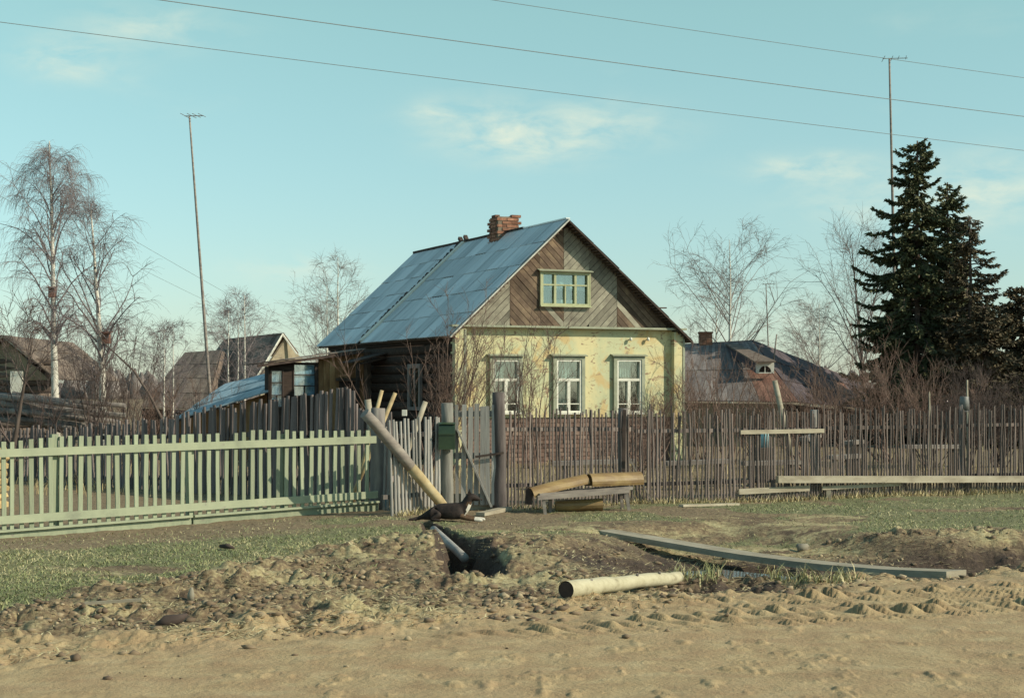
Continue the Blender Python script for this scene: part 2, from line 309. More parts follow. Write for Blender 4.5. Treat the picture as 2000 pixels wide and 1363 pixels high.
M['twig_far'] = surf('distant_twigs', [(.3, (.19, .16, .16)), (.7, (.30, .27, .25))], (2, 2, 2), rough=.9, rnd=.1, bump=0)
M['twig_red'] = surf('reddish_shrub_twigs', [(.3, (.14, .085, .075)), (.7, (.27, .19, .15))], (3, 3, 3), rough=.9, rnd=.15, bump=0)
M['twig_dark'] = surf('dark_shrub_twigs', [(.3, (.07, .05, .05)), (.7, (.16, .12, .105))], (3, 3, 3), rough=.9, rnd=.15, bump=0)
M['birch'] = surf('birch_bark', [(.36, (.05, .045, .045)), (.42, (.60, .57, .50)), (.8, (.88, .85, .76))], (2.2, 2.2, 8), rough=.8, rnd=.05, bump=.3)
M['bark'] = surf('brown_bark', [(.3, (.07, .052, .045)), (.7, (.18, .14, .12))], (10, 10, 2.5), rough=.95, rnd=.1, bump=.6)
M['needles'] = surf('spruce_needles', [(.3, (.060, .068, .036)), (.55, (.115, .125, .062)), (.8, (.20, .185, .09))], (1.5, 1.5, 1.5), rough=.8, rnd=.05, bump=0)
M['needles_brown'] = surf('brown_green_needles', [(.3, (.065, .055, .036)), (.55, (.12, .098, .058)), (.8, (.20, .155, .09))], (1.5, 1.5, 1.5), rough=.8, rnd=.05, bump=0)
M['dog_black'] = surf('black_brown_fur', [(.3, (.012, .009, .009)), (.7, (.045, .030, .025))], (20, 20, 20), rough=.75, rnd=0, bump=.5)
M['dog_white'] = surf('white_fur', [(.3, (.55, .52, .45)), (.7, (.75, .72, .64))], (30, 30, 30), rough=.85, rnd=0, bump=.4)
M['dog_tan'] = surf('tan_fur', [(.3, (.07, .04, .025)), (.7, (.13, .08, .045))], (30, 30, 30), rough=.85, rnd=0, bump=.4)
M['blue'] = surf('pale_blue_enamel', [(.3, (.22, .40, .45)), (.7, (.35, .55, .58))], (6, 6, 6), rough=.5, rnd=.1)
M['cut_wood'] = surf('split_firewood', [(.25, (.30, .20, .09)), (.5, (.52, .38, .18)), (.8, (.62, .50, .28))], (9, 9, 9), rough=.9, rnd=.35)
M['curtain'] = surf('white_net_curtain', [(.3, (.42, .46, .44)), (.7, (.68, .70, .66))], (25, 3, 2), rough=.9, rnd=.1)
M['blind'] = surf('pale_blue_window_blind', [(.3, (.42, .55, .62)), (.7, (.62, .74, .80))], (3, 3, 3), rough=.8, rnd=.12)
M['log_pale'] = surf('pale_log_bark', [(.25, (.20, .17, .11)), (.42, (.46, .42, .29)), (.8, (.62, .58, .42))], (3, 12, 12), rough=.85, rnd=.05, bump=.7)
M['post_pale'] = surf('grey_green_post', [(.25, (.11, .105, .10)), (.5, (.22, .215, .195)), (.8, (.36, .345, .30))], (14, 14, 2), rough=.92, rnd=0, bump=.7)
M['post_dark'] = surf('dark_post', [(.25, (.06, .05, .05)), (.5, (.12, .10, .098)), (.8, (.22, .19, .175))], (14, 14, 2), rough=.92, rnd=.1, bump=.7)
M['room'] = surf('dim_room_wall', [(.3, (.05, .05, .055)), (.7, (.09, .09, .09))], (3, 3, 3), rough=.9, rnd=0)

def glass_mat(name, fac=.35, tintc=(.75, .85, .85)):
    m, t, b = node_mat(name); t.nodes.remove(b); o = t.nodes['Material Output']
    g = t.nodes.new('ShaderNodeBsdfGlossy'); g.inputs['Roughness'].default_value = .04; g.inputs['Color'].default_value = (.9, .95, .95, 1)
    tr = t.nodes.new('ShaderNodeBsdfTransparent'); tr.inputs['Color'].default_value = c4(tintc)
    mx = t.nodes.new('ShaderNodeMixShader'); mx.inputs[0].default_value = fac
    bp = t.nodes.new('ShaderNodeBump'); nz_ = t.nodes.new('ShaderNodeTexNoise'); nz_.inputs['Scale'].default_value = 3; bp.inputs['Strength'].default_value = .06
    t.links.new(nz_.outputs[0], bp.inputs['Height']); t.links.new(bp.outputs[0], g.inputs['Normal'])
    t.links.new(tr.outputs[0], mx.inputs[1]); t.links.new(g.outputs[0], mx.inputs[2]); t.links.new(mx.outputs[0], o.inputs[0]); return m
M['glass'] = glass_mat('window_glass', .16)
M['veranda_glass'] = glass_mat('veranda_glass', .25, (.85, .95, 1.0))

def plaster():
    m, t, b = node_mat('peeling_green_yellow_paint'); n = t.nodes.new; l = t.links.new
    tc_ = n('ShaderNodeTexCoord')
    def nzt(s, d, off, det=6):
        mp = n('ShaderNodeMapping'); mp.inputs['Scale'].default_value = s; mp.inputs['Location'].default_value = (off, off * .7, off * .3); l(tc_.outputs['Object'], mp.inputs[0])
        z = n('ShaderNodeTexNoise'); z.inputs['Scale'].default_value = 1; z.inputs['Detail'].default_value = det; z.inputs['Distortion'].default_value = d; z.inputs['Roughness'].default_value = .6; l(mp.outputs[0], z.inputs['Vector']); return z.outputs[0]
    def rng_(v, a, c):
        r = n('ShaderNodeMapRange'); r.inputs[1].default_value = a; r.inputs[2].default_value = c; l(v, r.inputs[0]); return r.outputs[0]
    def mix(f, a, c):
        x = n('ShaderNodeMix'); x.data_type = 'RGBA'; l(f, x.inputs[0])
        if isinstance(a, tuple): x.inputs[6].default_value = c4(a)
        else: l(a, x.inputs[6])
        x.inputs[7].default_value = c4(c); return x.outputs[2]
    base = mix(rng_(nzt((1.1, 1, .9), .4, 3.0), .46, .58), (.48, .49, .31), (.60, .54, .31))
    c_ = mix(rng_(nzt((2.2, 1, 1.6), .5, 9.0), .53, .62), base, (.52, .40, .20))
    c_ = mix(rng_(nzt((4, 1, 8), 1.2, 14.2), .57, .64), c_, (.27, .18, .12))
    c_ = mix(rng_(nzt((30, 30, 2), 0, 4.2), .60, .80), c_, (.38, .38, .22))
    l(c_, b.inputs['Base Color']); b.inputs['Roughness'].default_value = .85
    bp = n('ShaderNodeBump'); bp.inputs['Strength'].default_value = .4; bp.inputs['Distance'].default_value = .01; l(nzt((6, 6, 6), .3, 1), bp.inputs['Height']); l(bp.outputs[0], b.inputs['Normal'])
    return m
M['plaster'] = plaster()

def attr_mat(name, stops, attr='rnd', rough=.85, trans=0):
    m, t, b = node_mat(name); a = t.nodes.new('ShaderNodeAttribute'); a.attribute_name = attr
    r = t.nodes.new('ShaderNodeValToRGB'); e = r.color_ramp.elements
    while len(e) < len(stops): e.new(.5)
    for i, (p_, c_) in enumerate(stops): e[i].position = p_; e[i].color = c4(c_)
    t.links.new(a.outputs['Fac'], r.inputs[0]); t.links.new(r.outputs[0], b.inputs['Base Color']); b.inputs['Roughness'].default_value = rough
    return m
M['grass'] = attr_mat('spring_grass', [(0, (.12, .15, .065)), (.35, (.19, .225, .095)), (.6, (.27, .28, .13)), (.78, (.40, .35, .19)), (1, (.52, .46, .27))])
M['straw'] = attr_mat('dry_straw', [(0, (.17, .12, .07)), (.3, (.36, .29, .15)), (1, (.66, .58, .34))])
M['clod'] = attr_mat('soil_clods', [(0, (.105, .070, .045)), (.5, (.20, .145, .09)), (1, (.36, .29, .185))])

def ground_mat():
    m, t, b = node_mat('ground_soil'); n = t.nodes.new; l = t.links.new
    tc_ = n('ShaderNodeTexCoord')
    def nz_(s, det=8, rough=.62, d=0):
        z = n('ShaderNodeTexNoise'); z.inputs['Scale'].default_value = s; z.inputs['Detail'].default_value = det; z.inputs['Roughness'].default_value = rough; z.inputs['Distortion'].default_value = d; l(tc_.outputs['Object'], z.inputs['Vector']); return z.outputs[0]
    def ramp(v, st):
        r = n('ShaderNodeValToRGB'); e = r.color_ramp.elements
        while len(e) < len(st): e.new(.5)
        for i, (p_, c_) in enumerate(st): e[i].position = p_; e[i].color = c4(c_)
        l(v, r.inputs[0]); return r.outputs[0]
    def at(nm):
        a = n('ShaderNodeAttribute'); a.attribute_name = nm; return a.outputs['Fac']
    def mix(f, a, c):
        x = n('ShaderNodeMix'); x.data_type = 'RGBA'; l(f, x.inputs[0]); l(a, x.inputs[6]); l(c, x.inputs[7]); return x.outputs[2]
    def add(a, c, k):
        x = n('ShaderNodeMath'); x.operation = 'MULTIPLY_ADD'; l(c, x.inputs[0]); x.inputs[1].default_value = k; l(a, x.inputs[2]); return x.outputs[0]
    def thr(v, a, c):
        r = n('ShaderNodeMapRange'); r.inputs[1].default_value = a; r.inputs[2].default_value = c; l(v, r.inputs[0]); return r.outputs[0]
    fine = nz_(22); med = nz_(3.2, d=.3); vf = nz_(90, 4)
    dust = ramp(med, [(.3, (.34, .238, .135)), (.5, (.43, .32, .18)), (.7, (.50, .395, .235))])
    soil = ramp(fine, [(.28, (.10, .068, .044)), (.48, (.20, .145, .09)), (.62, (.32, .25, .145)), (.76, (.45, .38, .22))])
    litter = ramp(fine, [(.3, (.13, .095, .06)), (.5, (.22, .165, .105)), (.7, (.34, .27, .17))])
    grs = ramp(vf, [(.3, (.11, .11, .06)), (.5, (.18, .185, .095)), (.7, (.28, .26, .15))])
    wet_shade_c = ramp(fine, [(.3, (.040, .028, .022)), (.6, (.085, .060, .045)), (.78, (.17, .125, .09))])  # wet mud tone, doubling as the painted shade inside the trench
    big = nz_(1.1, 5, .6, .6); big2 = nz_(1.9, 6, .65, .8)
    soil = mix(thr(big, .50, .60), soil, ramp(fine, [(.3, (.26, .20, .11)), (.5, (.40, .34, .19)), (.7, (.52, .46, .28))]))
    soil = mix(thr(big2, .53, .62), soil, ramp(fine, [(.3, (.075, .05, .035)), (.6, (.15, .105, .07)), (.75, (.24, .18, .12))]))
    dust = mix(thr(big2, .45, .62), dust, ramp(med, [(.3, (.36, .24, .135)), (.7, (.44, .325, .19))]))
    base = mix(thr(add(at('road'), med, .5), .60, .90), soil, dust)
    base = mix(thr(add(at('lit'), med, .8), .75, 1.15), base, litter)
    base = mix(thr(add(at('grass'), fine, .6), .55, .95), base, grs)
    base = mix(thr(add(at('wet'), med, .7), .70, 1.0), base, wet_shade_c)
    hv = n('ShaderNodeHueSaturation'); hv.inputs['Value'].default_value = .86; l(base, hv.inputs['Color']); l(hv.outputs[0], b.inputs['Base Color'])
    rr = n('ShaderNodeMapRange'); rr.inputs[3].default_value = .95; rr.inputs[4].default_value = .8; l(at('wet'), rr.inputs[0]); l(rr.outputs[0], b.inputs['Roughness']); b.inputs['Specular IOR Level'].default_value = .25
    bp = n('ShaderNodeBump'); bp.inputs['Strength'].default_value = .9; bp.inputs['Distance'].default_value = .02; l(fine, bp.inputs['Height'])
    bp2 = n('ShaderNodeBump'); bp2.inputs['Strength'].default_value = .6; bp2.inputs['Distance'].default_value = .008; l(vf, bp2.inputs['Height']); l(bp.outputs[0], bp2.inputs['Normal']); l(bp2.outputs[0], b.inputs['Normal'])
    return m
M['ground'] = ground_mat()

# ------------------------------------------------------------------ the ground: one sheet to the horizon
def make_ground():
    # rows are closer together near the camera, columns fan out with distance
    q = np.linspace(1450, 935, 470); fineY = CH * F / (q - HY)
    rows = np.concatenate([[-80, -30, -10, 0, 4, 6], fineY, np.array([31.5, 33, 35, 38, 42, 48, 56, 70, 100, 160, 300, 700, 1600, 4000])])
    tf = np.linspace(-.40, .40, 720)
    side = .40 * 1.35 ** np.arange(1, 16)
    cols = np.concatenate([-side[::-1], tf, side])
    RY, CT = np.meshgrid(rows, cols, indexing='ij'); wdt = np.maximum(RY, 7.5)
    X = CT * wdt; Y = RY
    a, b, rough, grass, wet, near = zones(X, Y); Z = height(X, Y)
    far = sm(Y, 26, 31); Z = Z * (1 - .0 * far)
    fade = (np.abs(CT) > .45) | (Y < 5); Z = np.where(fade, Z * .3, Z)
    Z = Z - .25 * sm(Y, 48, 70)
    V = np.stack([X, Y, Z], -1).reshape(-1, 3); R, C = X.shape
    i = np.arange(R - 1)[:, None] * C + np.arange(C - 1)[None, :]
    Fq = np.stack([i, i + 1, i + C + 1, i + C], -1).reshape(-1, 4)
    me = raw_mesh('ground', V, Fq, M['ground'], True)
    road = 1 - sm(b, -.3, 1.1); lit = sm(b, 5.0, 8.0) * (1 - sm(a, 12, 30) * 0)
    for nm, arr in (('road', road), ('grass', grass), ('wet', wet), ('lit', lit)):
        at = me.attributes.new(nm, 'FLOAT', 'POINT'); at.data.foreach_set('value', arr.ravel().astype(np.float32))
    o = bpy.data.objects.new('ground', me); COL.objects.link(o); tagit(o, kind='structure')
make_ground()

# water in the roadside ditch
wm, wt, wb = node_mat('muddy_water'); wb.inputs['Base Color'].default_value = (.05, .055, .045, 1); wb.inputs['Roughness'].default_value = .06; wb.inputs['Specular IOR Level'].default_value = .8
nzz = wt.nodes.new('ShaderNodeTexNoise'); nzz.inputs['Scale'].default_value = 9; bpp = wt.nodes.new('ShaderNodeBump'); bpp.inputs['Strength'].default_value = .15; bpp.inputs['Distance'].default_value = .02
wt.links.new(nzz.outputs[0], bpp.inputs['Height']); wt.links.new(bpp.outputs[0], wb.inputs['Normal'])
def abxy(a, b): return (-1.95 + a * .867 - b * .498, 11.1 + a * .498 + b * .867)
wp = [abxy(*p) for p in ((3.9, .05), (5.6, .0), (6.6, .9), (6.2, 2.6), (4.6, 2.6), (3.9, 1.2))]
mb = MB(); mb.add([(x, y, -.145) for x, y in wp], [tuple(range(len(wp)))]); mb.build('ditch_water', wm, kind='structure')

# scattered clods, straw and grass: nobody could count them
def scatter(n, x0, x1, y0, y1, dens):
    Y = 1 / (1 / y0 + rg.random(n) * (1 / y1 - 1 / y0)); X = (x0 + rg.random(n) * (x1 - x0)) * Y / 10.0
    k = rg.random(n) < dens(X, Y); return X[k], Y[k]
def attr_obj(name, V, Fc, rnd, mat, label=None, cat=None):
    me = raw_mesh(name, V, Fc, mat); at = me.attributes.new('rnd', 'FLOAT', 'POINT'); at.data.foreach_set('value', rnd.astype(np.float32))
    o = bpy.data.objects.new(name, me); COL.objects.link(o); return tagit(o, label, cat, kind='stuff')
ICO = None
def clods():
    t = (1 + 5 ** .5) / 2
    v = np.array([(-1, t, 0), (1, t, 0), (-1, -t, 0), (1, -t, 0), (0, -1, t), (0, 1, t), (0, -1, -t), (0, 1, -t), (t, 0, -1), (t, 0, 1), (-t, 0, -1), (-t, 0, 1)]) / 1.9
    f = np.array([(0, 11, 5), (0, 5, 1), (0, 1, 7), (0, 7, 10), (0, 10, 11), (1, 5, 9), (5, 11, 4), (11, 10, 2), (10, 7, 6), (7, 1, 8), (3, 9, 4), (3, 4, 2), (3, 2, 6), (3, 6, 8), (3, 8, 9), (4, 9, 5), (2, 4, 11), (6, 2, 10), (8, 6, 7), (9, 8, 1)])
    def dens(X, Y):
        a, b, r, g, wet, near = zones(X, Y); return r * .9 * sm(fbm(X * 1.5, Y * 1.5, 2), .35, .6) + .006 * (b < .4) * (b > -1.6)
    X, Y = scatter(20000, -4.4, 4.4, 9, 20.5, dens); n = len(X)
    s = .007 + .026 * rg.random(n) ** 2.5; Z = height(X, Y) + s * .25
    V = v[None] * s[:, None, None] * (1 + (rg.random((n, 12, 3)) - .5) * 1.25) * np.stack([1 + rg.random(n) * .7, np.ones(n), .55 + .4 * rg.random(n)], -1)[:, None, :]
    V = V + np.stack([X, Y, Z], -1)[:, None, :]; Fc = (f[None] + (np.arange(n) * 12)[:, None, None]).reshape(-1, 3)
    attr_obj('soil_clods', V.reshape(-1, 3), Fc, np.repeat(rg.random(n) ** 1.4, 12), M['clod'], 'brown clods of dug earth scattered along the road edge', 'soil')
clods()
def blades(name, X, Y, hgt, wid, lean, mat, rnd, label, cat, flat=0.0):
    n = len(X); Z = height(X, Y); th = rg.random(n) * 2 * np.pi; h = hgt * (.5 + rg.random(n)); w_ = wid * (.6 + .8 * rg.random(n))
    up = np.stack([np.cos(th) * lean, np.sin(th) * lean, np.full(n, 1 - flat) * (.4 + .6 * rg.random(n))], -1) * h[:, None]
    ph = th + np.pi / 2 + rg.random(n); sd = np.stack([np.cos(ph), np.sin(ph), np.zeros(n)], -1) * w_[:, None] / 2
    p = np.stack([X, Y, Z - .004], -1); m_ = p + up * .55; tip = p + up * 1.0 + np.stack([np.cos(th), np.sin(th), np.zeros(n) - .4], -1) * h[:, None] * .25
    V = np.stack([p - sd, p + sd, m_ + sd * .7, m_ - sd * .7, tip], 1)
    b0 = (np.arange(n) * 5)[:, None, None]; Fc = (np.array([(0, 1, 2), (0, 2, 3), (3, 2, 4)])[None] + b0).reshape(-1, 3)
    attr_obj(name, V.reshape(-1, 3), Fc, np.repeat(rnd, 5), mat, label, cat)
def gdens(X, Y):
    a, b, r, g, wet, near = zones(X, Y); return (g * (1 - wet) * .95 + .05 * (b > 3)) * (b < 9.1)
X, Y = scatter(190000, -4.6, 4.6, 11, 25, gdens); blades('short_grass', X, Y, .036, .009, .8, M['grass'], np.clip(rg.random(len(X)) * .6 + 1.1 * (fbm(X * 1.2, Y * 1.2, 3) - .36), 0, 1), 'short green spring grass on the verge in front of the fences', 'grass')
def sdens(X, Y):
    a, b, r, g, wet, near = zones(X, Y); return np.clip(r * (1 - .6 * wet) * sm(fbm(X * 1.1 + 8, Y * 1.1, 3), .36, .56) + .22 * (b > 5) + .3 * g + .1 * r, 0, 1) * (b > -.3) * (b < 9.2)
X, Y = scatter(80000, -4.6, 4.6, 10, 25, sdens); blades('dry_straw', X, Y, .11, .011, 1.0, M['straw'], np.clip(rg.random(len(X)) * .8 + .5 * (fbm(X * 1.3, Y * 1.3, 2) - .3), 0, 1), 'matted dry straw and dead grass over the dug bank', 'dry grass', .75)
# taller green-yellow tufts beside the ditch water and along the fence feet
def tufts(name, spots, n, h, spread, mat, lo, hi, label, cat):
    X = []; Y = []
    for (x, y) in spots:
        X += list(x + rg.normal(0, spread, n)); Y += list(y + rg.normal(0, spread, n))
    X = np.array(X); Y = np.array(Y); blades(name, X, Y, h, .010, .35, mat, lo + (hi - lo) * rg.random(len(X)), label, cat)
sp = [tuple(G(px, py)[:2]) for px, py in ((1500, 1128), (1512, 1132), (1550, 1135), (1566, 1138), (1605, 1138), (1640, 1138), (1662, 1136), (1340, 1130), (1365, 1125), (1385, 1130), (1320, 1128), (1400, 1124))]
tufts('ditch_reeds', sp, 42, .16, .05, M['grass'], .45, 1, 'yellow green blades sprouting beside the ditch puddle', 'grass')

fsp = [(1.9 + (7.98 - 1.9) * t + 4.6 * max(t - 1, 0), 23.62 + (26.25 - 23.62) * t - .03) for t in np.linspace(0, 1.3, 110)] + [(-.1 + 1.9 * t, 22.42 + 1.15 * t) for t in np.linspace(0, 1, 22)] + [(-1.5 + .6 * t, 21.45 + .7 * t) for t in np.linspace(0, 1, 14)]
tufts('fence_foot_grass', fsp, 26, .11, .055, M['straw'], .15, .95, 'pale dead grass along the feet of the fences', 'dry grass')
# ------------------------------------------------------------------ picket meshes shared by the fences
def picket_mesh(name, mat, w_=1.0, d_=.35, pointed=0, wob=.12, seg=4, seed=0):
    r = random.Random(seed); v = []; f = []
    for i in range(seg + 1):
        z = i / seg; ox = r.uniform(-wob, wob) * w_ * .5 if 0 < i < seg else 0; ww = w_ / 2 * (1 + r.uniform(-wob, wob) * .5)
        v += [(ox - ww, -d_ / 2, z), (ox + ww, -d_ / 2, z), (ox + ww, d_ / 2, z), (ox - ww, d_ / 2, z)]
    if pointed:
        for k in (0, 3): v[seg * 4 + k] = (v[seg * 4 + k][0], v[seg * 4 + k][1], 1 - pointed)
    for i in range(seg):
        for k in range(4): q = (k + 1) % 4; f.append((i * 4 + k, i * 4 + q, i * 4 + 4 + q, i * 4 + 4 + k))
    f += [(3, 2, 1, 0), tuple(seg * 4 + k for k in range(4))]
    return raw_mesh(name, v, f, mat)
def stick_mesh(name, mat, wob=.5, seg=5, seed=0, taper=.35, n=6):
    r = random.Random(seed); v = []; f = []
    for i in range(seg + 1):
        z = i / seg; ox, oy = (r.uniform(-wob, wob), r.uniform(-wob, wob)) if 0 < i < seg else (r.uniform(-wob, wob) * .4, 0); rr = .5 * (1 - taper * z) * (1 + r.uniform(-.12, .12))
        for k in range(n): t = 2 * math.pi * k / n; v.append((ox + rr * math.cos(t), oy + rr * math.sin(t), z))
    for i in range(seg):
        for k in range(n): q = (k + 1) % n; f.append((i * n + k, i * n + q, i * n + n + q, i * n + n + k))
    f += [tuple(range(n - 1, -1, -1)), tuple(seg * n + k for k in range(n))]
    return raw_mesh(name, v, f, mat, True)
def on(A, B, px):
    k = (px - 1000) / F; t = (k * A[1] - A[0]) / ((B[0] - A[0]) - k * (B[1] - A[1])); return Vector((A[0] + (B[0] - A[0]) * t, A[1] + (B[1] - A[1]) * t, 0))
def at_px(px, Y): return ((px - 1000) / F * Y, Y)

# ------------------------------------------------------------------ green picket fence on the left
A = at_px(10, 19.5); B = at_px(738, 22.6); fd = Vector((B[0] - A[0], B[1] - A[1], 0)).normalized(); fn = Vector((fd.y, -fd.x, 0)); frz = math.atan2(fd.y, fd.x)
pms = [picket_mesh('green_picket', M['green_paint'], 1, .5, seed=i, wob=.10) for i in range(4)]
gf = thing('picket_fence', 'faded green picket fence with a solid base board along the left verge', 'fence', (A[0], A[1], gz(*A)))
pxs = list(np.linspace(-330, 8, 15)) + [23 + 19.4 * i - .052 * i * i * 1.0 for i in range(41)]
pxs = [p for p in pxs if p < 727]
for p in pxs:
    c = on(A, B, p); g = gz(c.x, c.y); ty = float(np.interp(p, [0, 60, 150, 400, 500, 740], [865, 858, 851, 849, 841, 840])) + U(-2, 2)
    wdt = .052 + U(-.004, .005)
    if abs(p - 443) < 9: ty = 862
    top = CH + (HY - ty) / F * c.y
    inst('picket', random.choice(pms), gf, (c.x, c.y, g + .10), (U(-.012, .012), U(-.02, .02), frz), (wdt, .045, top - g - .10))
def rail_along(px0, y0, px1, y1, off, wd, ht, name, mat, parent, A=A, B=B, fn=fn, seg=6):
    a = on(A, B, px0); b = on(A, B, px1); a.z = CH + (HY - y0) / F * a.y; b.z = CH + (HY - y1) / F * b.y
    return MB().beam(a + fn * off, b + fn * off, wd, ht, seg=seg, wob=.02).build(name, mat, parent)
rail_along(-330, 897, 732, 858, .030, .030, .098, 'top_rail', M['green_rail'], gf)
rail_along(-330, 1038, 735, 965, .032, .030, .098, 'bottom_rail', M['green_rail'], gf)
for (pa, pb) in ((-330, 372), (376, 737)):
    f0 = lambda p: 1036 + (p - 10) * (979 - 1036) / 725
    rail_along(pa, f0(pa), pb, f0(pb), .045, .07, .026, 'ledge', M['green_rail'], gf)
    mbb = MB(); a = on(A, B, pa); b = on(A, B, pb)
    za, zb = CH + (HY - f0(pa) - 2) / F * a.y, CH + (HY - f0(pb) - 2) / F * b.y; a2, b2 = a + fn * .030, b + fn * .030
    mbb.slab([(a2.x, a2.y, -.35), (b2.x, b2.y, -.2), (b2.x, b2.y, zb), (a2.x, a2.y, za)], .022).build('base_board', M['green_paint'], gf)
for p in (-160, 110, 375, 560):
    c = on(A, B, p); g = gz(c.x, c.y); top = CH + (HY - 848) / F * c.y
    inst('post', pms[0], gf, (c.x - fn.x * .075, c.y - fn.y * .075, g - .1), (0, 0, frz), (.085, .16, top - g + .1))

# ------------------------------------------------------------------ old dark paling fence behind it
C0 = at_px(705, 25.0); C1 = at_px(30, 32.0)
ofn = thing('paling_fence', 'tall old grey paling fence leaning behind the green pickets', 'fence', (C0[0], C0[1], gz(*C0)))
oms = [stick_mesh('old_paling', M['old_picket'], .18, seed=20 + i, taper=.15, n=5) for i in range(6)]
od = Vector((C0[0] - C1[0], C0[1] - C1[1], 0)).normalized(); orz = math.atan2(od.y, od.x); p = -140
while p < 762:
    c = on(C0, C1, p); ty = float(np.interp(p, [-140, 30, 150, 240, 300, 345, 350, 450, 520, 600, 640, 690, 697, 762], [845, 838, 832, 824, 820, 812, 808, 792, 782, 770, 765, 757, 798, 803])) + U(-6, 6)
    if U(0, 1) < .06: ty += 15
    top = CH + (HY - ty) / F * c.y; g = gz(c.x, c.y); tl = U(-.035, .035)
    inst('paling', random.choice(oms), ofn, (c.x, c.y, g - .02), (U(-.03, .03), tl, orz + U(-.2, .2)), (U(.065, .10), U(.045, .06), top - g + .02))
    p += U(4.8, 7.2)
for (y0, y1) in ((862, 842), (930, 935)):
    a = on(C0, C1, -140); b = on(C0, C1, 762); a.z = CH + (HY - y0) / F * a.y; b.z = CH + (HY - y1) / F * b.y
    o_ = Vector((-od.y, od.x, 0)) * .05
    MB().beam(a + o_, b + o_, .05, .08, seg=6, wob=.1).build('rail', M['old_picket'], ofn)

# ------------------------------------------------------------------ pale section between green fence and gate, posts, mailbox, gate
spm = [stick_mesh('pale_stick', M['pale_picket'], .12, seed=40 + i, taper=.12) for i in range(4)]
D0 = at_px(765, 21.5); D1 = at_px(862, 22.3); dd = Vector((D1[0] - D0[0], D1[1] - D0[1], 0)).normalized(); drz = math.atan2(dd.y, dd.x); dn = Vector((dd.y, -dd.x, 0))
sec = thing('stake_fence', 'short run of pale round stakes between the leaning log and the mailbox post', 'fence', (D0[0], D0[1], gz(*D0)))
for i, p in enumerate(np.linspace(766, 858, 14)):
    c = on(D0, D1, p); g = gz(c.x, c.y); top = CH + (HY - (817 - 8 * (p - 766) / 92 + U(-4, 4))) / F * c.y
    lw = -.055 + .05 * i / 14
    inst('stake', random.choice(spm), sec, (c.x, c.y, g - .03), (U(-.02, .02), lw + U(-.015, .015), drz), (U(.04, .052), .04, top - g))
for zy in (848, 965):
    a = on(D0, D1, 752) - dn * .05; b = on(D0, D1, 866) - dn * .05; a.z = CH + (HY - zy - 6) / F * a.y; b.z = CH + (HY - zy + 3) / F * b.y
    MB().beam(a, b, .04, .06).build('rail', M['grey_wood'], sec)
for p in (750, 757):
    c = Vector((*at_px(p, 22.6), 0)); g = gz(c.x, c.y)
    inst('stake', spm[1], sec, (c.x, c.y, g - .02), (0, .02, 0), (.04, .04, 1.2))
def log_post(px, Y, ytop, wpx, label, mat, lean=0, name='fence_post', flat=False, seed=1, cat='post'):
    x, y = at_px(px, Y); g = gz(x, y); top = CH + (HY - ytop) / F * Y; r = wpx / 2 / F * Y; rr = random.Random(seed)
    K = 7; pts = [(x + lean * i / K + rr.uniform(-.008, .008), y + rr.uniform(-.006, .006), g - .15 + (top - g + .15) * i / K) for i in range(K + 1)]
    return MB().tube(pts, [r * (1.06 - .12 * i / K) * rr.uniform(.95, 1.05) for i in range(K + 1)], 12).build(name, mat, None, label=label, cat=cat, smooth=False)
log_post(738, 22.75, 797, 30, 'thick grey log post at the right end of the green fence', M['post'], seed=2)
log_post(873, 22.38, 787, 24, 'pale grey gatepost carrying the green mailbox', M['post_pale'], seed=3, name='gate_post')
log_post(977, 22.45, 766, 25, 'tall dark gatepost on the right side of the gate', M['post_dark'], seed=4, lean=-.02, name='gate_post')

# mailbox
mx, my = at_px(873, 22.20); mz0, mz1 = CH + (HY - 877) / F * my, CH + (HY - 826) / F * my
mbx = thing('mailbox', 'dark green metal mailbox fixed to the gatepost', 'mailbox', (mx, my, mz0))
hw = .112
prof = [(-.10, mz0), (-.10, mz0 + .22), (-.07, mz1 - .03), (-.02, mz1), (.09, mz1), (.09, mz0)]
n_ = len(prof); mb = MB(); mb.add([(mx - hw, my + y, z) for y, z in prof] + [(mx + hw, my + y, z) for y, z in prof], [tuple(range(n_)), tuple(range(2 * n_ - 1, n_ - 1, -1))] + [(i, i + n_, (i + 1) % n_ + n_, (i + 1) % n_) for i in range(n_)]); mb.build('box_body', M['mailbox'], mbx)
MB().box((mx - hw - .008, my - .112, mz0 + .20), (mx + hw + .008, my - .098, mz0 + .215)).build('front_ridge', M['mailbox'], mbx)
MB().slab([(mx - hw - .006, my - .09, mz1 - .012), (mx + hw + .006, my - .09, mz1 - .012), (mx + hw + .006, my - .015, mz1 + .012), (mx - hw - .006, my - .015, mz1 + .012)], .006).build('flap', M['mailbox'], mbx)

# gate
gt = thing('garden_gate', 'pale wicket gate of flat pickets with a diagonal brace', 'gate', (*at_px(888, 22.4), .05))
gm = [picket_mesh('gate_picket', M['pale_picket'], 1, .3, seed=60 + i, wob=.05) for i in range(3)]
for i, p in enumerate((893, 905, 918, 930, 942, 953, 964)):
    x, y = at_px(p, 22.4); b_ = CH + (HY - 986) / F * y; t_ = CH + (HY - (793 - (i % 2) * 2 + U(-3, 2))) / F * y
    inst('picket', gm[i % 3], gt, (x, y, b_), (0, U(-.012, .012), 0), (.066 if i else .045, .06, t_ - b_))
for zy, hh in ((808, .09), (890, .085), (973, .13)):
    a = Vector((*at_px(886, 22.46), 0)); b = Vector((*at_px(966, 22.46), 0)); a.z = b.z = CH + (HY - zy) / F * 22.45
    MB().beam(a, b, .035, hh).build('rail', M['pale_board'] if zy > 950 else M['pale_picket'], gt)
MB().beam(P(893, 838, 22.36), P(960, 990, 22.36), .025, .075, up=(0, -1, 0)).build('brace', M['pale_picket'], gt)
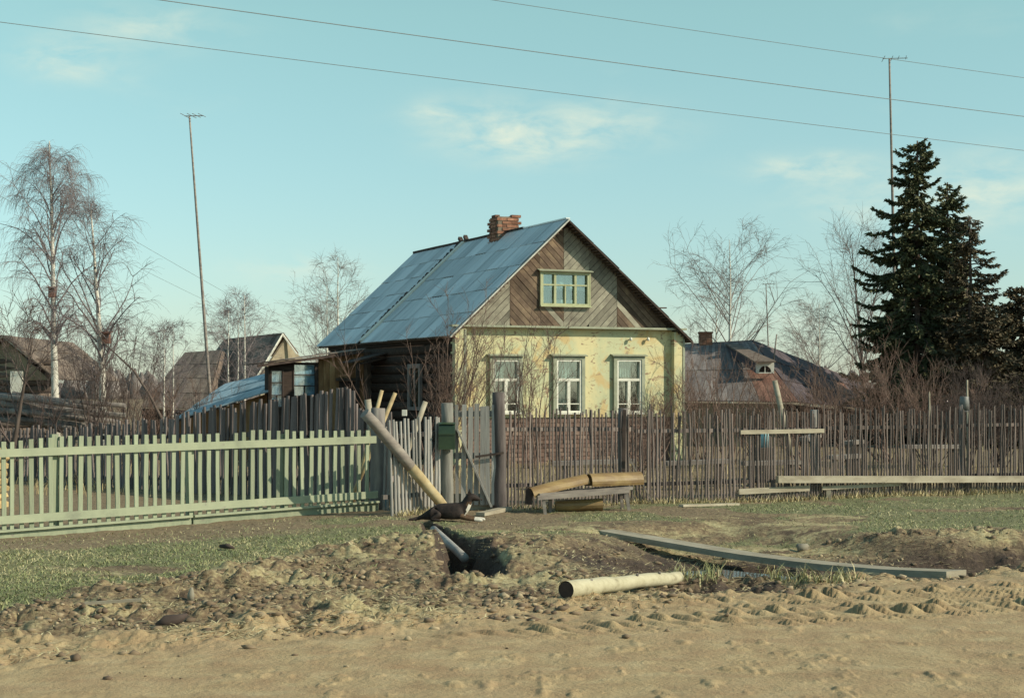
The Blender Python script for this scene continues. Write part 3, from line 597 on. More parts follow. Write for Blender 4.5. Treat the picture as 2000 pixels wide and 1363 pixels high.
MB().beam(P(928, 892, 22.34), P(984, 884, 22.34), .02, .03).build('latch_bar', M['tar'], gt)
MB().beam(P(895, 987, 22.5), P(962, 985, 22.5), .04, .14).build('kick_board', M['pale_board'], gt)

# leaning log
a = P(712, 806, 21.2); b = Vector((*at_px(872, 21.95), 0)); b.z = gz(b.x, b.y) + .04; pts = []; K = 9
for i in range(K + 1):
    t = i / K; c = a.lerp(b, t); c.z += math.sin(t * math.pi) * .015; pts.append(c + Vector((U(-.006, .006), 0, U(-.006, .006))))
lg = thing('leaning_log', 'long half peeled log leaning against the stake fence', 'log', tuple(b))
MB().tube(pts[:6], [.073, .075, .077, .078, .077, .077], 12).build('grey_upper_length', M['grey_board'], lg)
MB().tube(pts[5:], [.074, .076, .073, .072, .068], 12).build('peeled_lower_length', M['peeled'], lg)
# odd poles behind the stake fence
for (p0, p1, Y, r, mt, lab) in (((746, 762), (733, 812), 24.0, .028, 'peeled', 'thin pale pole leaning behind the log post'), ((772, 767), (746, 830), 23.6, .03, 'peeled', 'slanting peeled pole sticking up right of the log post'),
                                ((831, 784), (818, 820), 23.6, .038, 'pale_board', 'short pale stake end leaning near the mailbox'), ((718, 780), (724, 830), 24.4, .05, 'pale_board', 'stubby pale post top behind the leaning log')):
    a = P(*p0, Y); b = P(*p1, Y); dv = (b - a).normalized(); b = a + dv * ((a.z - gz(b.x, b.y)) / -dv.z)
    MB().tube([a, a.lerp(b, .5), b], [r, r * 1.05, r * 1.1], 8).build('pole', M[mt], label=lab, cat='pole')
MB().box(tuple(P(785, 812, 24.2)), tuple(P(795, 800, 24.3))).build('board_end', M['white'], label='small white board end above the pale stakes', cat='board')
x, y = at_px(750, 22.9); g = gz(x, y)
mb = MB(); mb.add([(x - .06, y, g + .02), (x + .05, y - .02, g + .02), (x + .07, y + .03, g + .14), (x - .05, y + .05, g + .16), (x, y + .09, g + .03)], [(0, 1, 2, 3), (1, 4, 2), (4, 0, 3), (2, 4, 3), (0, 4, 1)]); mb.build('scrap_bag', M['blue'], label='crumpled pale blue scrap at the foot of the log post', cat='scrap')

# ------------------------------------------------------------------ long stick fence on the right
E0 = (-.107, 22.45); E1 = (1.81, 23.65); E2 = (7.98, 26.3); E3 = (E2[0] + 4.6, E2[1] + 1.98)
sf = thing('stick_fence', 'long grey fence of thin upright sticks running right from the gate', 'fence', (E1[0], E1[1], gz(*E1)))
sms = [stick_mesh('thin_stick', M['stick'], .35, seed=80 + i, taper=.25) for i in range(7)]
path = [E0, E1, E2, E3]; cnt = 0
for (a, b) in zip(path[:-1], path[1:]):
    Lg = math.hypot(b[0] - a[0], b[1] - a[1]); s = .06 if a is E0 else .03
    while s < Lg:
        t = s / Lg; x, y = a[0] + (b[0] - a[0]) * t, a[1] + (b[1] - a[1]) * t; px = 1000 + x / y * F
        ty = float(np.interp(px, [985, 1100, 1250, 1600, 1950, 2400], [808, 804, 806, 804, 797, 794])) + U(-9, 7) - (9 if U(0, 1) < .08 else 0)
        top = CH + (HY - ty) / F * y; g = gz(x, y)
        inst('stick', random.choice(sms), sf, (x, y + U(-.01, .01), g - .03), (U(-.012, .012), U(-.025, .025) + (.03 if 1290 < px < 1400 else 0), U(0, 6.3)), (U(.022, .048), U(.022, .040), top - g + .03)); cnt += 1
        s += (U(.052, .074) if px < 1240 else U(.045, .064))
def fpt(px, py, off=0):
    A_, B_ = (E0, E1) if px < 1242 else (E1, E2); c = on(A_, B_, px); d = Vector((B_[0] - A_[0], B_[1] - A_[1], 0)).normalized(); c += Vector((d.y, -d.x, 0)) * off
    c.z = CH + (HY - py) / F * c.y; return c
for (p0, y0, p1, y1) in ((990, 838, 1240, 838), (990, 948, 1240, 942), (1243, 842, 1600, 838), (1243, 946, 1600, 936), (1603, 836, 1890, 832), (1603, 936, 1890, 930), (1893, 830, 2300, 826), (1893, 928, 2300, 920)):
    MB().beam(fpt(p0, y0, -.045), fpt(p1, y1, -.045), .04, .055, seg=4, wob=.1).build('rail', M['stick'], sf)
for (px, yt, wd_, m_, lab) in ((1226, 797, 22, 'post', None), (1599, 800, 17, 'pale_picket', None), (1888, 790, 12, 'post', None), (2230, 790, 15, 'post', None)):
    c = fpt(px, 900, -.12); g = gz(c.x, c.y); top = CH + (HY - yt) / F * c.y; r = wd_ / 2 / F * c.y
    MB().tube([(c.x, c.y, g - .2), (c.x + .01, c.y, g + .5), (c.x, c.y, g + 1.0), (c.x + .005, c.y, top)], [r * 1.1, r, r, r * .92], 10).build('post', M[m_], sf)
c = fpt(1226, 900, -.0)
MB().beam(fpt(1218, 800, .02), fpt(1216, 920, .02), .05, .04, up=(0, -1, 0)).build('side_board', M['tar'], sf)  # added dark strip: shade on the post's left side put into colour
def fboard(p0, y0, p1, y1, ht, off, mat, label, seg=4, wd=.03):
    MB().beam(fpt(p0, y0, off), fpt(p1, y1, off), wd, ht, seg=seg, wob=.03).build('board', M[mat], label=label, cat='board')
fboard(1443, 844, 1606, 841, .062, .045, 'pale_board', 'pale narrow board nailed high across the fence by the light post')
fboard(1440, 960, 1577, 953, .085, .045, 'pale_board', 'pale short board nailed low on the fence left of the light post')
fboard(1510, 936, 2250, 935, .105, .11, 'pale_board', 'long thick pale beam running low along the right fence', seg=8, wd=.09)
fboard(1602, 953, 1756, 945, .055, .045, 'pale_board', 'thin pale plank just under the long beam')
c = fpt(1611, 960, .09); g = gz(c.x, c.y)
MB().box((c.x - .035, c.y - .04, g - .03), (c.x + .04, c.y + .04, CH + (HY - 957) / F * c.y)).build('wood_block', M['pale_board'], label='small pale wooden block propping the long beam', cat='block')
# a second support for the beam out of sight to the right, and the slanting stick
a = P(1229, 893, 23.45); b = G(1275, 984); MB().beam(a, b, .02, .035, up=(0, -1, 0)).build('stick', M['grey_board'], label='thin stick slanting down from the dark fence post', cat='stick')
a = G(1330, 990); b = G(1440, 987); a.z += .02; b.z += .02; MB().beam(a, b, .10, .03).build('board', M['pale_board'], label='thin pale lath lying in the grass below the fence', cat='board')
a = G(938, 1008); b = G(992, 997); a.z += .025; b.z += .03; MB().beam(a, b, .12, .05, seg=3, wob=.1).build('board', M['pale_board'], label='short pale plank lying on the ground beside the dog', cat='board')
# grey pail on the post
c = fpt(1893, 800, -.12); z0 = CH + (HY - 804) / F * c.y
pail = thing('pail', 'grey upturned pail on the far fence post', 'pail', (c.x, c.y, z0))
MB().tube([(c.x, c.y, z0), (c.x, c.y, z0 + .24), (c.x, c.y, z0 + .25)], [.085, .072, .065], 14).build('body', M['metal'], pail)
MB().tube([(c.x, c.y, z0 - .006), (c.x, c.y, z0 + .012)], [.09, .09], 14).build('rim', M['metal'], pail)
for (px, yt, yb, Y, lab) in ((1889, 742, 805, 27.6, 'thin white bare pole above the pail'), (1815, 765, 815, 28.5, 'thin pale stake rising between the bushes')):
    x, y = at_px(px, Y); MB().tube([(x, y, gz(x, y)), (x + .01, y, 1), (x, y, CH + (HY - yt) / F * Y)], [.02, .018, .014], 7).build('pole', M['pale_board'], label=lab, cat='pole')
a = P(1513, 743, 33); b = P(1530, 820, 33); b2 = a + (b - a) * 1.9
MB().tube([a, b, b2], [.055, .06, .06], 8).build('pole', M['pale_board'], label='thick pale leaning pole behind the fence below the dormer', cat='pole')

# ------------------------------------------------------------------ bench with curved rusty pieces
bn0 = G(1065, 1004); bY = bn0.y
bench = thing('bench', 'low grey plank bench standing against the stick fence', 'bench', (bn0.x, bY, bn0.z))
def bp_(px, py, dy=0): return P(px, py, bY + (px - 1065) / 165 * .45 + dy)
s0 = bp_(1047, 967); s1 = bp_(1229, 953)
MB().beam(s0 + Vector((0, .15, 0)), s1 + Vector((0, .15, 0)), .30, .045, seg=3, wob=.02).build('seat', M['grey_board'], bench)
MB().beam(s0 + Vector((.02, -.012, -.035)), s1 + Vector((0, -.012, -.035)), .02, .06).build('apron', M['grey_board'], bench)
for (px, dy, spl) in ((1061, 0, .03), (1075, .26, .0), (1222, 0, .05), (1212, .26, .03)):
    t_ = bp_(px, float(np.interp(px, [1047, 1229], [970, 956])), dy + .02); g = gz(t_.x + spl, t_.y)
    MB().beam((t_.x, t_.y, t_.z), (t_.x + spl, t_.y, g - .02), .045, .05, up=(0, 1, 0)).build('leg', M['grey_board'], bench)
MB().beam(bp_(1214, 978, .02), bp_(1212, 978, .26), .03, .04).build('stretcher', M['grey_board'], bench)
def shell(a, b, r, t0, t1, th, label, r1=None, sag=0):
    a, b = Vector(a), Vector(b); d = (b - a).normalized(); x = Vector((0, 0, 1)).cross(d).normalized(); y = d.cross(x); r1 = r1 or r; K = 8; n = 14; v = []; f = []
    for i in range(K + 1):
        t = i / K; c = a.lerp(b, t) + Vector((0, 0, sag * math.sin(math.pi * t))); R_ = r + (r1 - r) * t + U(-.002, .002)
        for lay in (R_, R_ - th):
            for k in range(n + 1):
                q = math.radians(t0 + (t1 - t0) * k / n + U(-.8, .8)); v.append(c + x * math.cos(q) * lay + y * math.sin(q) * lay)
    m_ = 2 * (n + 1)
    for i in range(K):
        for k in range(n):
            o = i * m_ + k; f.append((o, o + m_, o + m_ + 1, o + 1)); o += n + 1; f.append((o, o + 1, o + m_ + 1, o + m_))
        for k in (0, n): o = i * m_ + k; f.append((o, o + n + 1, o + n + 1 + m_, o + m_))
    for i in (0, K):
        for k in range(n): o = i * m_ + k; f.append((o, o + 1, o + n + 2, o + n + 1))
    mb = MB(); mb.add(v, f); return mb.build('half_pipe', M['pipe_rust'], label=label, cat='half pipe', smooth=False)
shell(bp_(1037, 968, .16), bp_(1145, 941, .2), .115, -8, 188, .012, 'rusty half pipe slanting over the left end of the bench', sag=.006)
shell(bp_(1150, 942, .16), bp_(1250, 938, .2), .125, -25, 205, .012, 'rusty half pipe lying on the right end of the bench')
gq = G(1085, 1000); shell((gq.x, gq.y + .12, gq.z + .075), tuple(bp_(1177, 985, .14)), .085, -100, 258, .012, 'orange tinged rusty pipe lying beneath the bench')
MB().beam(bp_(1032, 985, .2), bp_(1034, 950, .2), .10, .03, up=(0, -1, 0)).build('board', M['tar'], label='dark board end standing at the left of the bench', cat='board')

# ------------------------------------------------------------------ plank over the ditch, log, pipe in the trench
pa = Vector((*PA, 0)); pb = Vector((*PB, 0)); pts = []
dv = (pb - pa); K = 14; pv = MB(); hd = Vector((-dv.y, dv.x, 0)).normalized()
ctrl_px = [1158, 1300, 1450, 1600, 1750, 1868]; ctrl_py = [1030, 1054, 1079, 1098, 1110, 1114]
vv = []; ff = []; th = .065
for i in range(K + 1):
    t = i / K; X_, Y_ = pa.x + dv.x * t, pa.y + dv.y * t; z = float(plank_z(t, X_, Y_))
    if 0 < i < K: z = max(z, gz(X_, Y_) - .02)
    w_ = .135 * (1 if i else .6)
    for (sgn, dz) in ((-1, 0), (1, 0), (1, -th), (-1, -th)): vv.append((X_ + hd.x * w_ * sgn, Y_ + hd.y * w_ * sgn, z + dz))
for i in range(K):
    for k in range(4): q = (k + 1) % 4; ff.append((i * 4 + k, i * 4 + q, i * 4 + 4 + q, i * 4 + 4 + k))
ff += [(0, 3, 2, 1), tuple(K * 4 + k for k in range(4))]
pv.add(vv, ff); pv.build('footbridge_plank', M['pale_board'], label='long sagging grey plank laid across the roadside ditch', cat='plank')
for (px, py, s, lab) in ((1420, 1093, .05, 'dark stone under the middle of the ditch plank'), (1568, 1074, .055, 'pale stone block above the ditch plank')):
    c = G(px, py); MB().tube([(c.x - s * 1.2, c.y, c.z + s * .4), (c.x - s, c.y, c.z + s * .5), (c.x + s, c.y + .01, c.z + s * .5), (c.x + s * 1.15, c.y, c.z + s * .4)], [s * .6, s * .9, s * .85, s * .5], 7).build('stone', M['stone'], label=lab, cat='stone')
a = G(1104, 1172); b = G(1325, 1130); a.z += .07; b.z += .06
lgg = thing('fallen_log', 'short pale birch log lying at the road edge', 'log', tuple(a))
K = 10; pts = [a.lerp(b, i / K) + Vector((U(-.01, .01), U(-.01, .01), -.05 * (i / K) ** 1.5 + U(-.006, .006))) for i in range(K + 1)]
MB().tube(pts, [.072 * U(.93, 1.05) * (1 - .022 * i) for i in range(K + 1)], 16, cap=False).build('bark', M['log_pale'], lgg, smooth=True)
d = (b - a).normalized(); MB().tube([a + d * .012, a + d * .03], [.066, .066], 16).build('end_grain', M['tar'], lgg)  # left log end coloured dark to carry its shade
MB().tube([pts[-1] - d * .03, pts[-1] - d * .012], [.05, .05], 16).build('end_grain', M['tar'], lgg)
for q in (2, 6, 8): MB().tube([pts[q] + Vector((0, -.03, .04)), pts[q] + Vector((.01, -.06, .07))], [.016, .010], 7).build('knot', M['grey_board'], lgg)
t0 = Vector((*Q(848, 1036), 0)); t1 = Vector((*Q(903, 1086), 0)); t0.z = -.06; t1.z = -.30
K = 6; t0, t1 = P(847, 1034, 19.3), P(907, 1089, 16.8); MB().tube([t0.lerp(t1, i / 4) for i in range(5)], [.048] * 5, 12).build('drain_pipe', M['trough'], label='grey pipe lying down the trench below the dog', cat='pipe', smooth=True)
c = Vector((*Q(903, 1102), 0)); c.z = gz(c.x, c.y)
MB().tube([c + Vector((-.13, 0, .05)), c + Vector((-.09, 0, .07)), c + Vector((.07, .01, .07)), c + Vector((.12, .01, .04))], [.03, .085, .08, .03], 9).build('stone', M['stone'], label='rounded brown stone at the lower end of the trench', cat='stone')
c = G(332, 1226); mb = MB()
mb.tube([c + Vector((-.10, -.02, .02)), c + Vector((-.03, 0, .04)), c + Vector((.07, .02, .06)), c + Vector((.12, .03, .09))], [.012, .05, .035, .01], 6).build('tar_lump', M['tar'], label='black tarry lump on the clods at the lower left road edge', cat='lump')  # dark lump added in place of the shadow among the clods
for (px, py, s, lab) in ((443, 1073, .05, 'small dark twig clump on the left grass'), (372, 1175, .045, 'pale upright stone among the clods at left'), (222, 1190, .05, 'thin yellowish stick lying on the clods at left')):
    c = G(px, py)
    if 'stick' in lab: MB().beam(c + Vector((-.22, 0, .04)), c + Vector((.2, .05, .06)), .03, .02).build('stick', M['pale_board'], label=lab, cat='stick')
    elif 'twig' in lab: MB().tube([c + Vector((-.08, .05, .03)), c + Vector((.0, 0, .035)), c + Vector((.09, -.06, .02))], [.02, .03, .012], 6).build('twig_clump', M['tar'], label=lab, cat='twigs')
    else: MB().tube([c, c + Vector((.005, 0, .05)), c + Vector((.01, 0, .11))], [.025, .03, .012], 7).build('stone', M['stone'], label=lab, cat='stone')

# ------------------------------------------------------------------ the dog
def make_dog():
    base = G(885, 1018); root = thing('dog', 'black dog with a white chest lying on the ground before the gate', 'dog', tuple(base))
    J = {'rump': ((-.30, 0, .085), .080), 'loin': ((-.18, 0, .115), .095), 'mid': ((-.05, 0, .125), .098), 'chest': ((.08, -.01, .13), .098), 'should': ((.145, -.01, .165), .075),
         'neck': ((.175, -.015, .225), .066), 'head': ((.205, -.02, .285), .063), 'brow': ((.25, -.025, .285), .050), 'muz': ((.295, -.03, .265), .032), 'nose': ((.332, -.033, .258), .022),
         'tail1': ((-.39, .0, .045), .026), 'tail2': ((-.47, -.03, .025), .022), 'tail3': ((-.545, -.05, .02), .014),
         'thigh': ((-.24, -.06, .085), .068), 'knee': ((-.15, -.105, .085), .045), 'hock': ((-.27, -.12, .03), .024), 'paw': ((-.17, -.135, .018), .020), 'toe': ((-.14, -.137, .015), .015),
         'thighR': ((-.24, .06, .08), .068), 'kneeR': ((-.15, .105, .075), .045), 'hockR': ((-.27, .12, .03), .024), 'pawR': ((-.17, .135, .018), .020),
         'elbow': ((.10, -.075, .055), .036), 'wrist': ((.24, -.08, .025), .021), 'fp': ((.33, -.08, .018), .022), 'ft': ((.365, -.08, .014), .016),
         'elbowR': ((.12, .06, .055), .036), 'wristR': ((.26, .055, .028), .021), 'fpR': ((.36, .05, .020), .022), 'ftR': ((.395, .05, .015), .016)}
    Ed = [('rump', 'loin'), ('loin', 'mid'), ('mid', 'chest'), ('chest', 'should'), ('should', 'neck'), ('neck', 'head'), ('head', 'brow'), ('brow', 'muz'), ('muz', 'nose'), ('rump', 'tail1'), ('tail1', 'tail2'), ('tail2', 'tail3'),
          ('rump', 'thigh'), ('thigh', 'knee'), ('knee', 'hock'), ('hock', 'paw'), ('paw', 'toe'), ('rump', 'thighR'), ('thighR', 'kneeR'), ('kneeR', 'hockR'), ('hockR', 'pawR'),
          ('chest', 'elbow'), ('elbow', 'wrist'), ('wrist', 'fp'), ('fp', 'ft'), ('chest', 'elbowR'), ('elbowR', 'wristR'), ('wristR', 'fpR'), ('fpR', 'ftR')]
    nm = list(J); me = bpy.data.meshes.new('dog_skeleton'); me.from_pydata([J[k][0] for k in nm], [(nm.index(a), nm.index(b)) for a, b in Ed], []); me.update()
    o = bpy.data.objects.new('dog_skeleton', me); COL.objects.link(o)
    o.modifiers.new('skin', 'SKIN')
    for i, k in enumerate(nm):
        sv = me.skin_vertices[0].data[i]; sv.radius = (J[k][1], J[k][1]); sv.use_root = (k == 'mid')
    ss = o.modifiers.new('sub', 'SUBSURF'); ss.levels = 2; ss.render_levels = 2
    dg = bpy.context.evaluated_depsgraph_get(); nm_ = bpy.data.meshes.new_from_object(o.evaluated_get(dg)); bpy.data.objects.remove(o)
    nm_.name = 'dog_body'; nm_.materials.clear(); nm_.materials.append(M['dog_black']); nm_.materials.append(M['dog_white']); nm_.materials.append(M['dog_tan'])
    for p_ in nm_.polygons:
        c = p_.center
        if (c.x > .265 and c.z < .10) or (c.x > .145 and c.z < .20 and c.z > .02 and p_.normal.x > .35): p_.material_index = 1
        elif (c.x > .09 and c.z < .09) or (.17 < c.x < .24 and .18 < c.z < .23 and c.y < -.03): p_.material_index = 2
        p_.use_smooth = True
    b = bpy.data.objects.new('body', nm_); COL.objects.link(b); b.parent = root; b.scale = (1.0, 1.05, 1.04); root.scale = (1.05, 1.05, 1.05)
    for sy in (-1, 1):
        e = MB(); x, y, z = base.x + .200, base.y - .02 + sy * .034, base.z + .325
        e.add([(x - .028, y - .012, z), (x + .024, y - .012, z), (x + .012, y + .016, z), (x - .012, y + .016, z), (x + .002, y + sy * .010, z + .075)], [(0, 1, 4), (1, 2, 4), (2, 3, 4), (3, 0, 4), (3, 2, 1, 0)])
        e.build('ear', M['dog_black'], root)
        MB().tube([(base.x + .275, base.y - .027 + sy * .034, base.z + .300), (base.x + .277, base.y - .027 + sy * .039, base.z + .300)], .006, 6).build('eye', M['tar'], root)
    MB().tube([(base.x + .342, base.y - .034, base.z + .268), (base.x + .355, base.y - .034, base.z + .266)], [.015, .010], 7).build('nose', M['tar'], root)
make_dog()

# ------------------------------------------------------------------ the house
HA = math.atan2(.4, .916); HX, HYo = at_px(885, 36.0); cs, sn = math.cos(HA), math.sin(HA)
def fs(px, n=0): k = (px - 1000) / F; x0, y0 = HX + n * sn * 1, HYo - n * cs; return (k * y0 - x0) / (cs - k * sn)   # local x on a plane n in front of the facade
def fz(px, py, n=0): s = fs(px, n); Y = HYo - n * cs + s * sn; return CH + (HY - py) / F * Y
house = thing('house', 'old wooden house with peeling green yellow front and blue metal roof', 'house', (HX, HYo, 0), HA, local=True)
W = fs(1328); ZT = fz(900, 637); SC = 2.75; OV = .25; TL = 10.0
# front wall with openings
wins = [(fs(a), fs(b), fz(a, 806), fz(a, 702)) for a, b in ((962, 1012), (1085, 1134), (1203, 1251))]
ZF = fz(1100, 815)
def holed(x0, x1, z0, z1, y0, y1, holes):
    xs = sorted({x0, x1, *[h[0] for h in holes], *[h[1] for h in holes]}); zs = sorted({z0, z1, *[h[2] for h in holes], *[h[3] for h in holes]}); mb = MB()
    for a, b in zip(xs[:-1], xs[1:]):
        for c, d in zip(zs[:-1], zs[1:]):
            mx_, mz_ = (a + b) / 2, (c + d) / 2
            if any(h[0] < mx_ < h[1] and h[2] < mz_ < h[3] for h in holes): continue
            mb.box((a, y0, c), (b, y1, d))
    return mb
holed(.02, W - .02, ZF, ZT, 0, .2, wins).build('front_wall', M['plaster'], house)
fnd = MB().box((.05, .04, -.1), (W - .05, .24, ZF)).build('foundation', M['mortar'], house)
bm_ = raw_mesh('foundation_brick', MB().box((0, 0, 0), (.24, .05, .085)).v, MB().box((0, 0, 0), (.24, .05, .085)).f, M['pink_brick'])
for r_ in range(11):
    for c_ in range(22):
        x = .06 + c_ * .255 - (.12 if r_ % 2 else 0)
        if x < .04 or x + .24 > W - .05: continue
        inst('brick', bm_, fnd, (x, .005 + U(-.006, .006), -.04 + r_ * .097), (0, 0, U(-.01, .01)))
for x0, x1 in ((-.02, .24), (W - .25, W + .02)):
    MB().box((x0, -.17, -.1), (x1, -.002, ZT - .06)).build('corner_box', M['plaster'], house)
    MB().box((x1 - .04, -.185, -.1), (x1 + .012, -.172, ZT - .07)).build('corner_strip', M['trim'], house)
MB().box((-.10, -.20, ZT - .015), (W + .08, -.003, ZT + .03)).build('cornice_board', M['trim'], house)
# interior
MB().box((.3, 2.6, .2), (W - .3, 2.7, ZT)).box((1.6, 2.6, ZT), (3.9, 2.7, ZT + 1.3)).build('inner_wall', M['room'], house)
def window(x0, x1, z0, z1, casing_mat, frame_mat, mull, trans, label=None, proj=.075, cw=.085, head=True, y=0):
    """mull: vertical bars (x fraction, z0 fraction, z1 fraction); trans: horizontal bars (z fraction, x0, x1)"""
    wn = MB().box((x0 - cw, y - proj, z0 - .03), (x0, y - .002, z1 + cw)).box((x1, y - proj, z0 - .03), (x1 + cw, y - .002, z1 + cw)).box((x0, y - proj, z1), (x1, y - .002, z1 + cw)).build('window', casing_mat, house)
    if label: wn['label'] = label
    f = .045; fb = MB().box((x0, y - .055, z0), (x0 + f, y + .06, z1)).box((x1 - f, y - .055, z0), (x1, y + .06, z1)).box((x0 + f, y - .055, z1 - f), (x1 - f, y + .06, z1)).box((x0 + f, y - .055, z0), (x1 - f, y + .06, z0 + f))
    fb.build('frame', frame_mat, wn)
    iw, ih = x1 - x0 - 2 * f, z1 - z0 - 2 * f
    for (fx, a, b, t) in mull: MB().box((x0 + f + iw * fx - t / 2, y - .045, z0 + f + ih * a), (x0 + f + iw * fx + t / 2, y + .04, z0 + f + ih * b)).build('mullion', frame_mat, wn)
    for (fz_, a, b, t) in trans: MB().box((x0 + f + iw * a, y - .048, z0 + f + ih * fz_ - t / 2), (x0 + f + iw * b, y + .042, z0 + f + ih * fz_ + t / 2)).build('transom', frame_mat, wn)
    MB().box((x0 + f, y + .018, z0 + f), (x1 - f, y + .022, z1 - f)).build('pane', M['glass'], wn)
    MB().box((x0 - .04, y - .11, z0 - .035), (x1 + .04, y - .056, z0 - .003)).build('sill', frame_mat, wn)
    if head: MB().slab([(x0 - cw - .06, y - .14, z1 + cw + .01), (x1 + cw + .04, y - .14, z1 + cw + .01), (x1 + cw + .04, y - .003, z1 + cw + .045), (x0 - cw - .06, y - .003, z1 + cw + .045)], .02).build('head_board', M['trim'], wn)
    return wn
def curtain(x0, x1, z0, z1, y, parent, amp=.02):
    K = 18; v = []; f = []
    for i in range(K + 1):
        x = x0 + (x1 - x0) * i / K; yy = y + amp * math.sin(i * 2.1) + U(-.004, .004); v += [(x, yy, z0), (x, yy + .003, z1)]
    for i in range(K): f.append((2 * i, 2 * i + 2, 2 * i + 3, 2 * i + 1))
    mb = MB(); mb.add(v, f); return mb.build('curtain', M['curtain'], parent)
for i, (x0, x1, z0, z1) in enumerate(wins):
    wn = window(x0, x1, z0, z1, M['trim'], M['white'], [(.5, 0, .60, .075)], [(.63, 0, 1, .06), (.14, 0, .97, .022)])
    h = z1 - z0
    if i == 0: curtain(x0 + .05, x0 + (x1 - x0) * .5, z0 + h * .62, z1 - .05, .12, wn); MB().box((x0 + (x1 - x0) * .6, .10, z0), (x1 - .03, .12, z1 - .05)).build('inner_shutter', M['tar'], wn)
    elif i == 1: curtain(x0 + .05, x1 - .05, z0 + h * .60, z1 - .05, .12, wn); curtain(x0 + .05, x0 + (x1 - x0) * .5, z0 + .05, z0 + h * .6, .13, wn)
    else: curtain(x0 + .05, x0 + (x1 - x0) * .7, z0 + h * .66, z1 - .05, .12, wn)
# insulators
for px in (1229, 1263):
    x = fs(px); z = fz(px, 663); b_ = MB().tube([(x, -.002, z), (x, -.08, z)], [.012, .012], 6).build('insulator_bracket', M['metal'], house)
    MB().tube([(x, -.08, z - .035), (x, -.08, z), (x, -.08, z + .035), (x, -.08, z + .05)], [.03, .036, .03, .014], 8).build('insulator', M['white'], b_)

# gable: slopes measured in the facade frame
ZR = fz(1101, 428 + 3) - .0; ZR = CH + (HY - 428) / F * 36.83
zl = 2.90; zr = 2.86; XL, XR = -.15, 6.02
def roofz(x): return ZR - (ZR - zl) * (SC - x) / (SC - XL) if x < SC else ZR - (ZR - zr) * (x - SC) / (XR - SC)
def clip(poly, a, b, c):
    out_ = []
    for i in range(len(poly)):
        p, q = poly[i], poly[(i + 1) % len(poly)]; dp, dq = a * p[0] + b * p[1] + c, a * q[0] + b * q[1] + c
        if dp >= 0: out_.append(p)
        if dp * dq < 0: t = dp / (dp - dq); out_.append((p[0] + (q[0] - p[0]) * t, p[1] + (q[1] - p[1]) * t))
    return out_
gwin = (fs(1056), fs(1149), fz(1100, 597), fz(1100, 533))
x1_, x3_ = fs(996), fs(1205); gable_back = MB()
tri = [(XL + .2, ZT + .03), (XR - .25, ZT + .03), (SC, ZR - .10)]
gp = [(.12, ZT + .03), (W - .05, ZT + .03), (W - .05, roofz(W - .05) - .07), (SC, ZR - .08), (.12, roofz(.12) - .07)]
inner = [p_ for p_ in gp]
gw = MB()
for (a_, b_) in ((.12, gwin[0]), (gwin[0], gwin[1]), (gwin[1], W - .05)):
    pl = clip(clip(gp, 1, 0, -a_), -1, 0, b_)
    parts = [pl] if a_ != gwin[0] else [clip(pl, 0, -1, gwin[2]), clip(pl, 0, 1, -gwin[3])]
    for q in parts: gw.ext(q, .03, .11)
gw.build('gable_backing', M['underside'], house)
panels = [(.0, x1_, 1, 'gable_light'), (x1_, SC, -1, 'gable_dark'), (SC, x3_, 1, 'gable_light'), (x3_, W - .02, -1, 'gable_dark')]
for (a_, b_, sg, mt) in panels:
    base_p = clip(clip(gp, 1, 0, -a_ - .004), -1, 0, b_ - .004); st = .125; r2 = math.sqrt(.5)
    for k in range(-60, 90):
        c0 = k * st
        # strips at 45 degrees: coordinate q = z - sg*x
        pl = clip(base_p, -sg * r2, r2, -(c0 + .004)); pl = clip(pl, sg * r2, -r2, c0 + st - .006) if len(pl) > 2 else []
        if len(pl) < 3: continue
        pcs = []
        if b_ <= gwin[0] or a_ >= gwin[1]: pcs = [pl]
        else:
            l_ = clip(pl, -1, 0, gwin[0] - .02); r_ = clip(pl, 1, 0, -gwin[1] - .02); mid_ = clip(clip(pl, 1, 0, -gwin[0] + .02), -1, 0, gwin[1] + .02)
            lo_ = clip(mid_, 0, -1, gwin[2] - .02) if len(mid_) > 2 else []; hi_ = clip(mid_, 0, 1, -gwin[3] - .02) if len(mid_) > 2 else []
            pcs = [q for q in (l_, r_, lo_, hi_)]
        for q in pcs:
            if len(q) < 3: continue
            ar = abs(sum(q[i][0] * q[(i + 1) % len(q)][1] - q[(i + 1) % len(q)][0] * q[i][1] for i in range(len(q)))) / 2
            if ar < .004: continue
            yy = .0 + U(-.008, .004); m_ = mt
            if mt == 'gable_dark' and U(0, 1) < .04: m_ = 'gable_light'
            mb = MB(); mb.ext(q, yy, yy + .02); mb.build('gable_plank', M[m_], house)
wn = window(*gwin, M['olive'], M['olive'], [(.27, 0, 1, .055), (.73, 0, 1, .055), (.5, 0, .62, .03)], [(.64, 0, .27, .035), (.64, .27, .73, .035), (.64, .73, 1, .035)], proj=.06, cw=.03, y=.0, label='three part attic window with olive green frame')
x0, x1, z0, z1 = gwin; curtain(x0 + .05, x1 - .05, z0 + .48 * (z1 - z0), z1 - .05, .12, wn); curtain(x0 + .05, x0 + .3, z0 + .04, z0 + .6, .13, wn)
curtain(x0 + .62, x0 + .80, z0 + .04, z0 + .7, .13, wn)
MB().box((x0 + .36, .10, z0 + .05), (x1 - .36, .16, z0 + .14)).build('inner_sill', M['white'], wn)

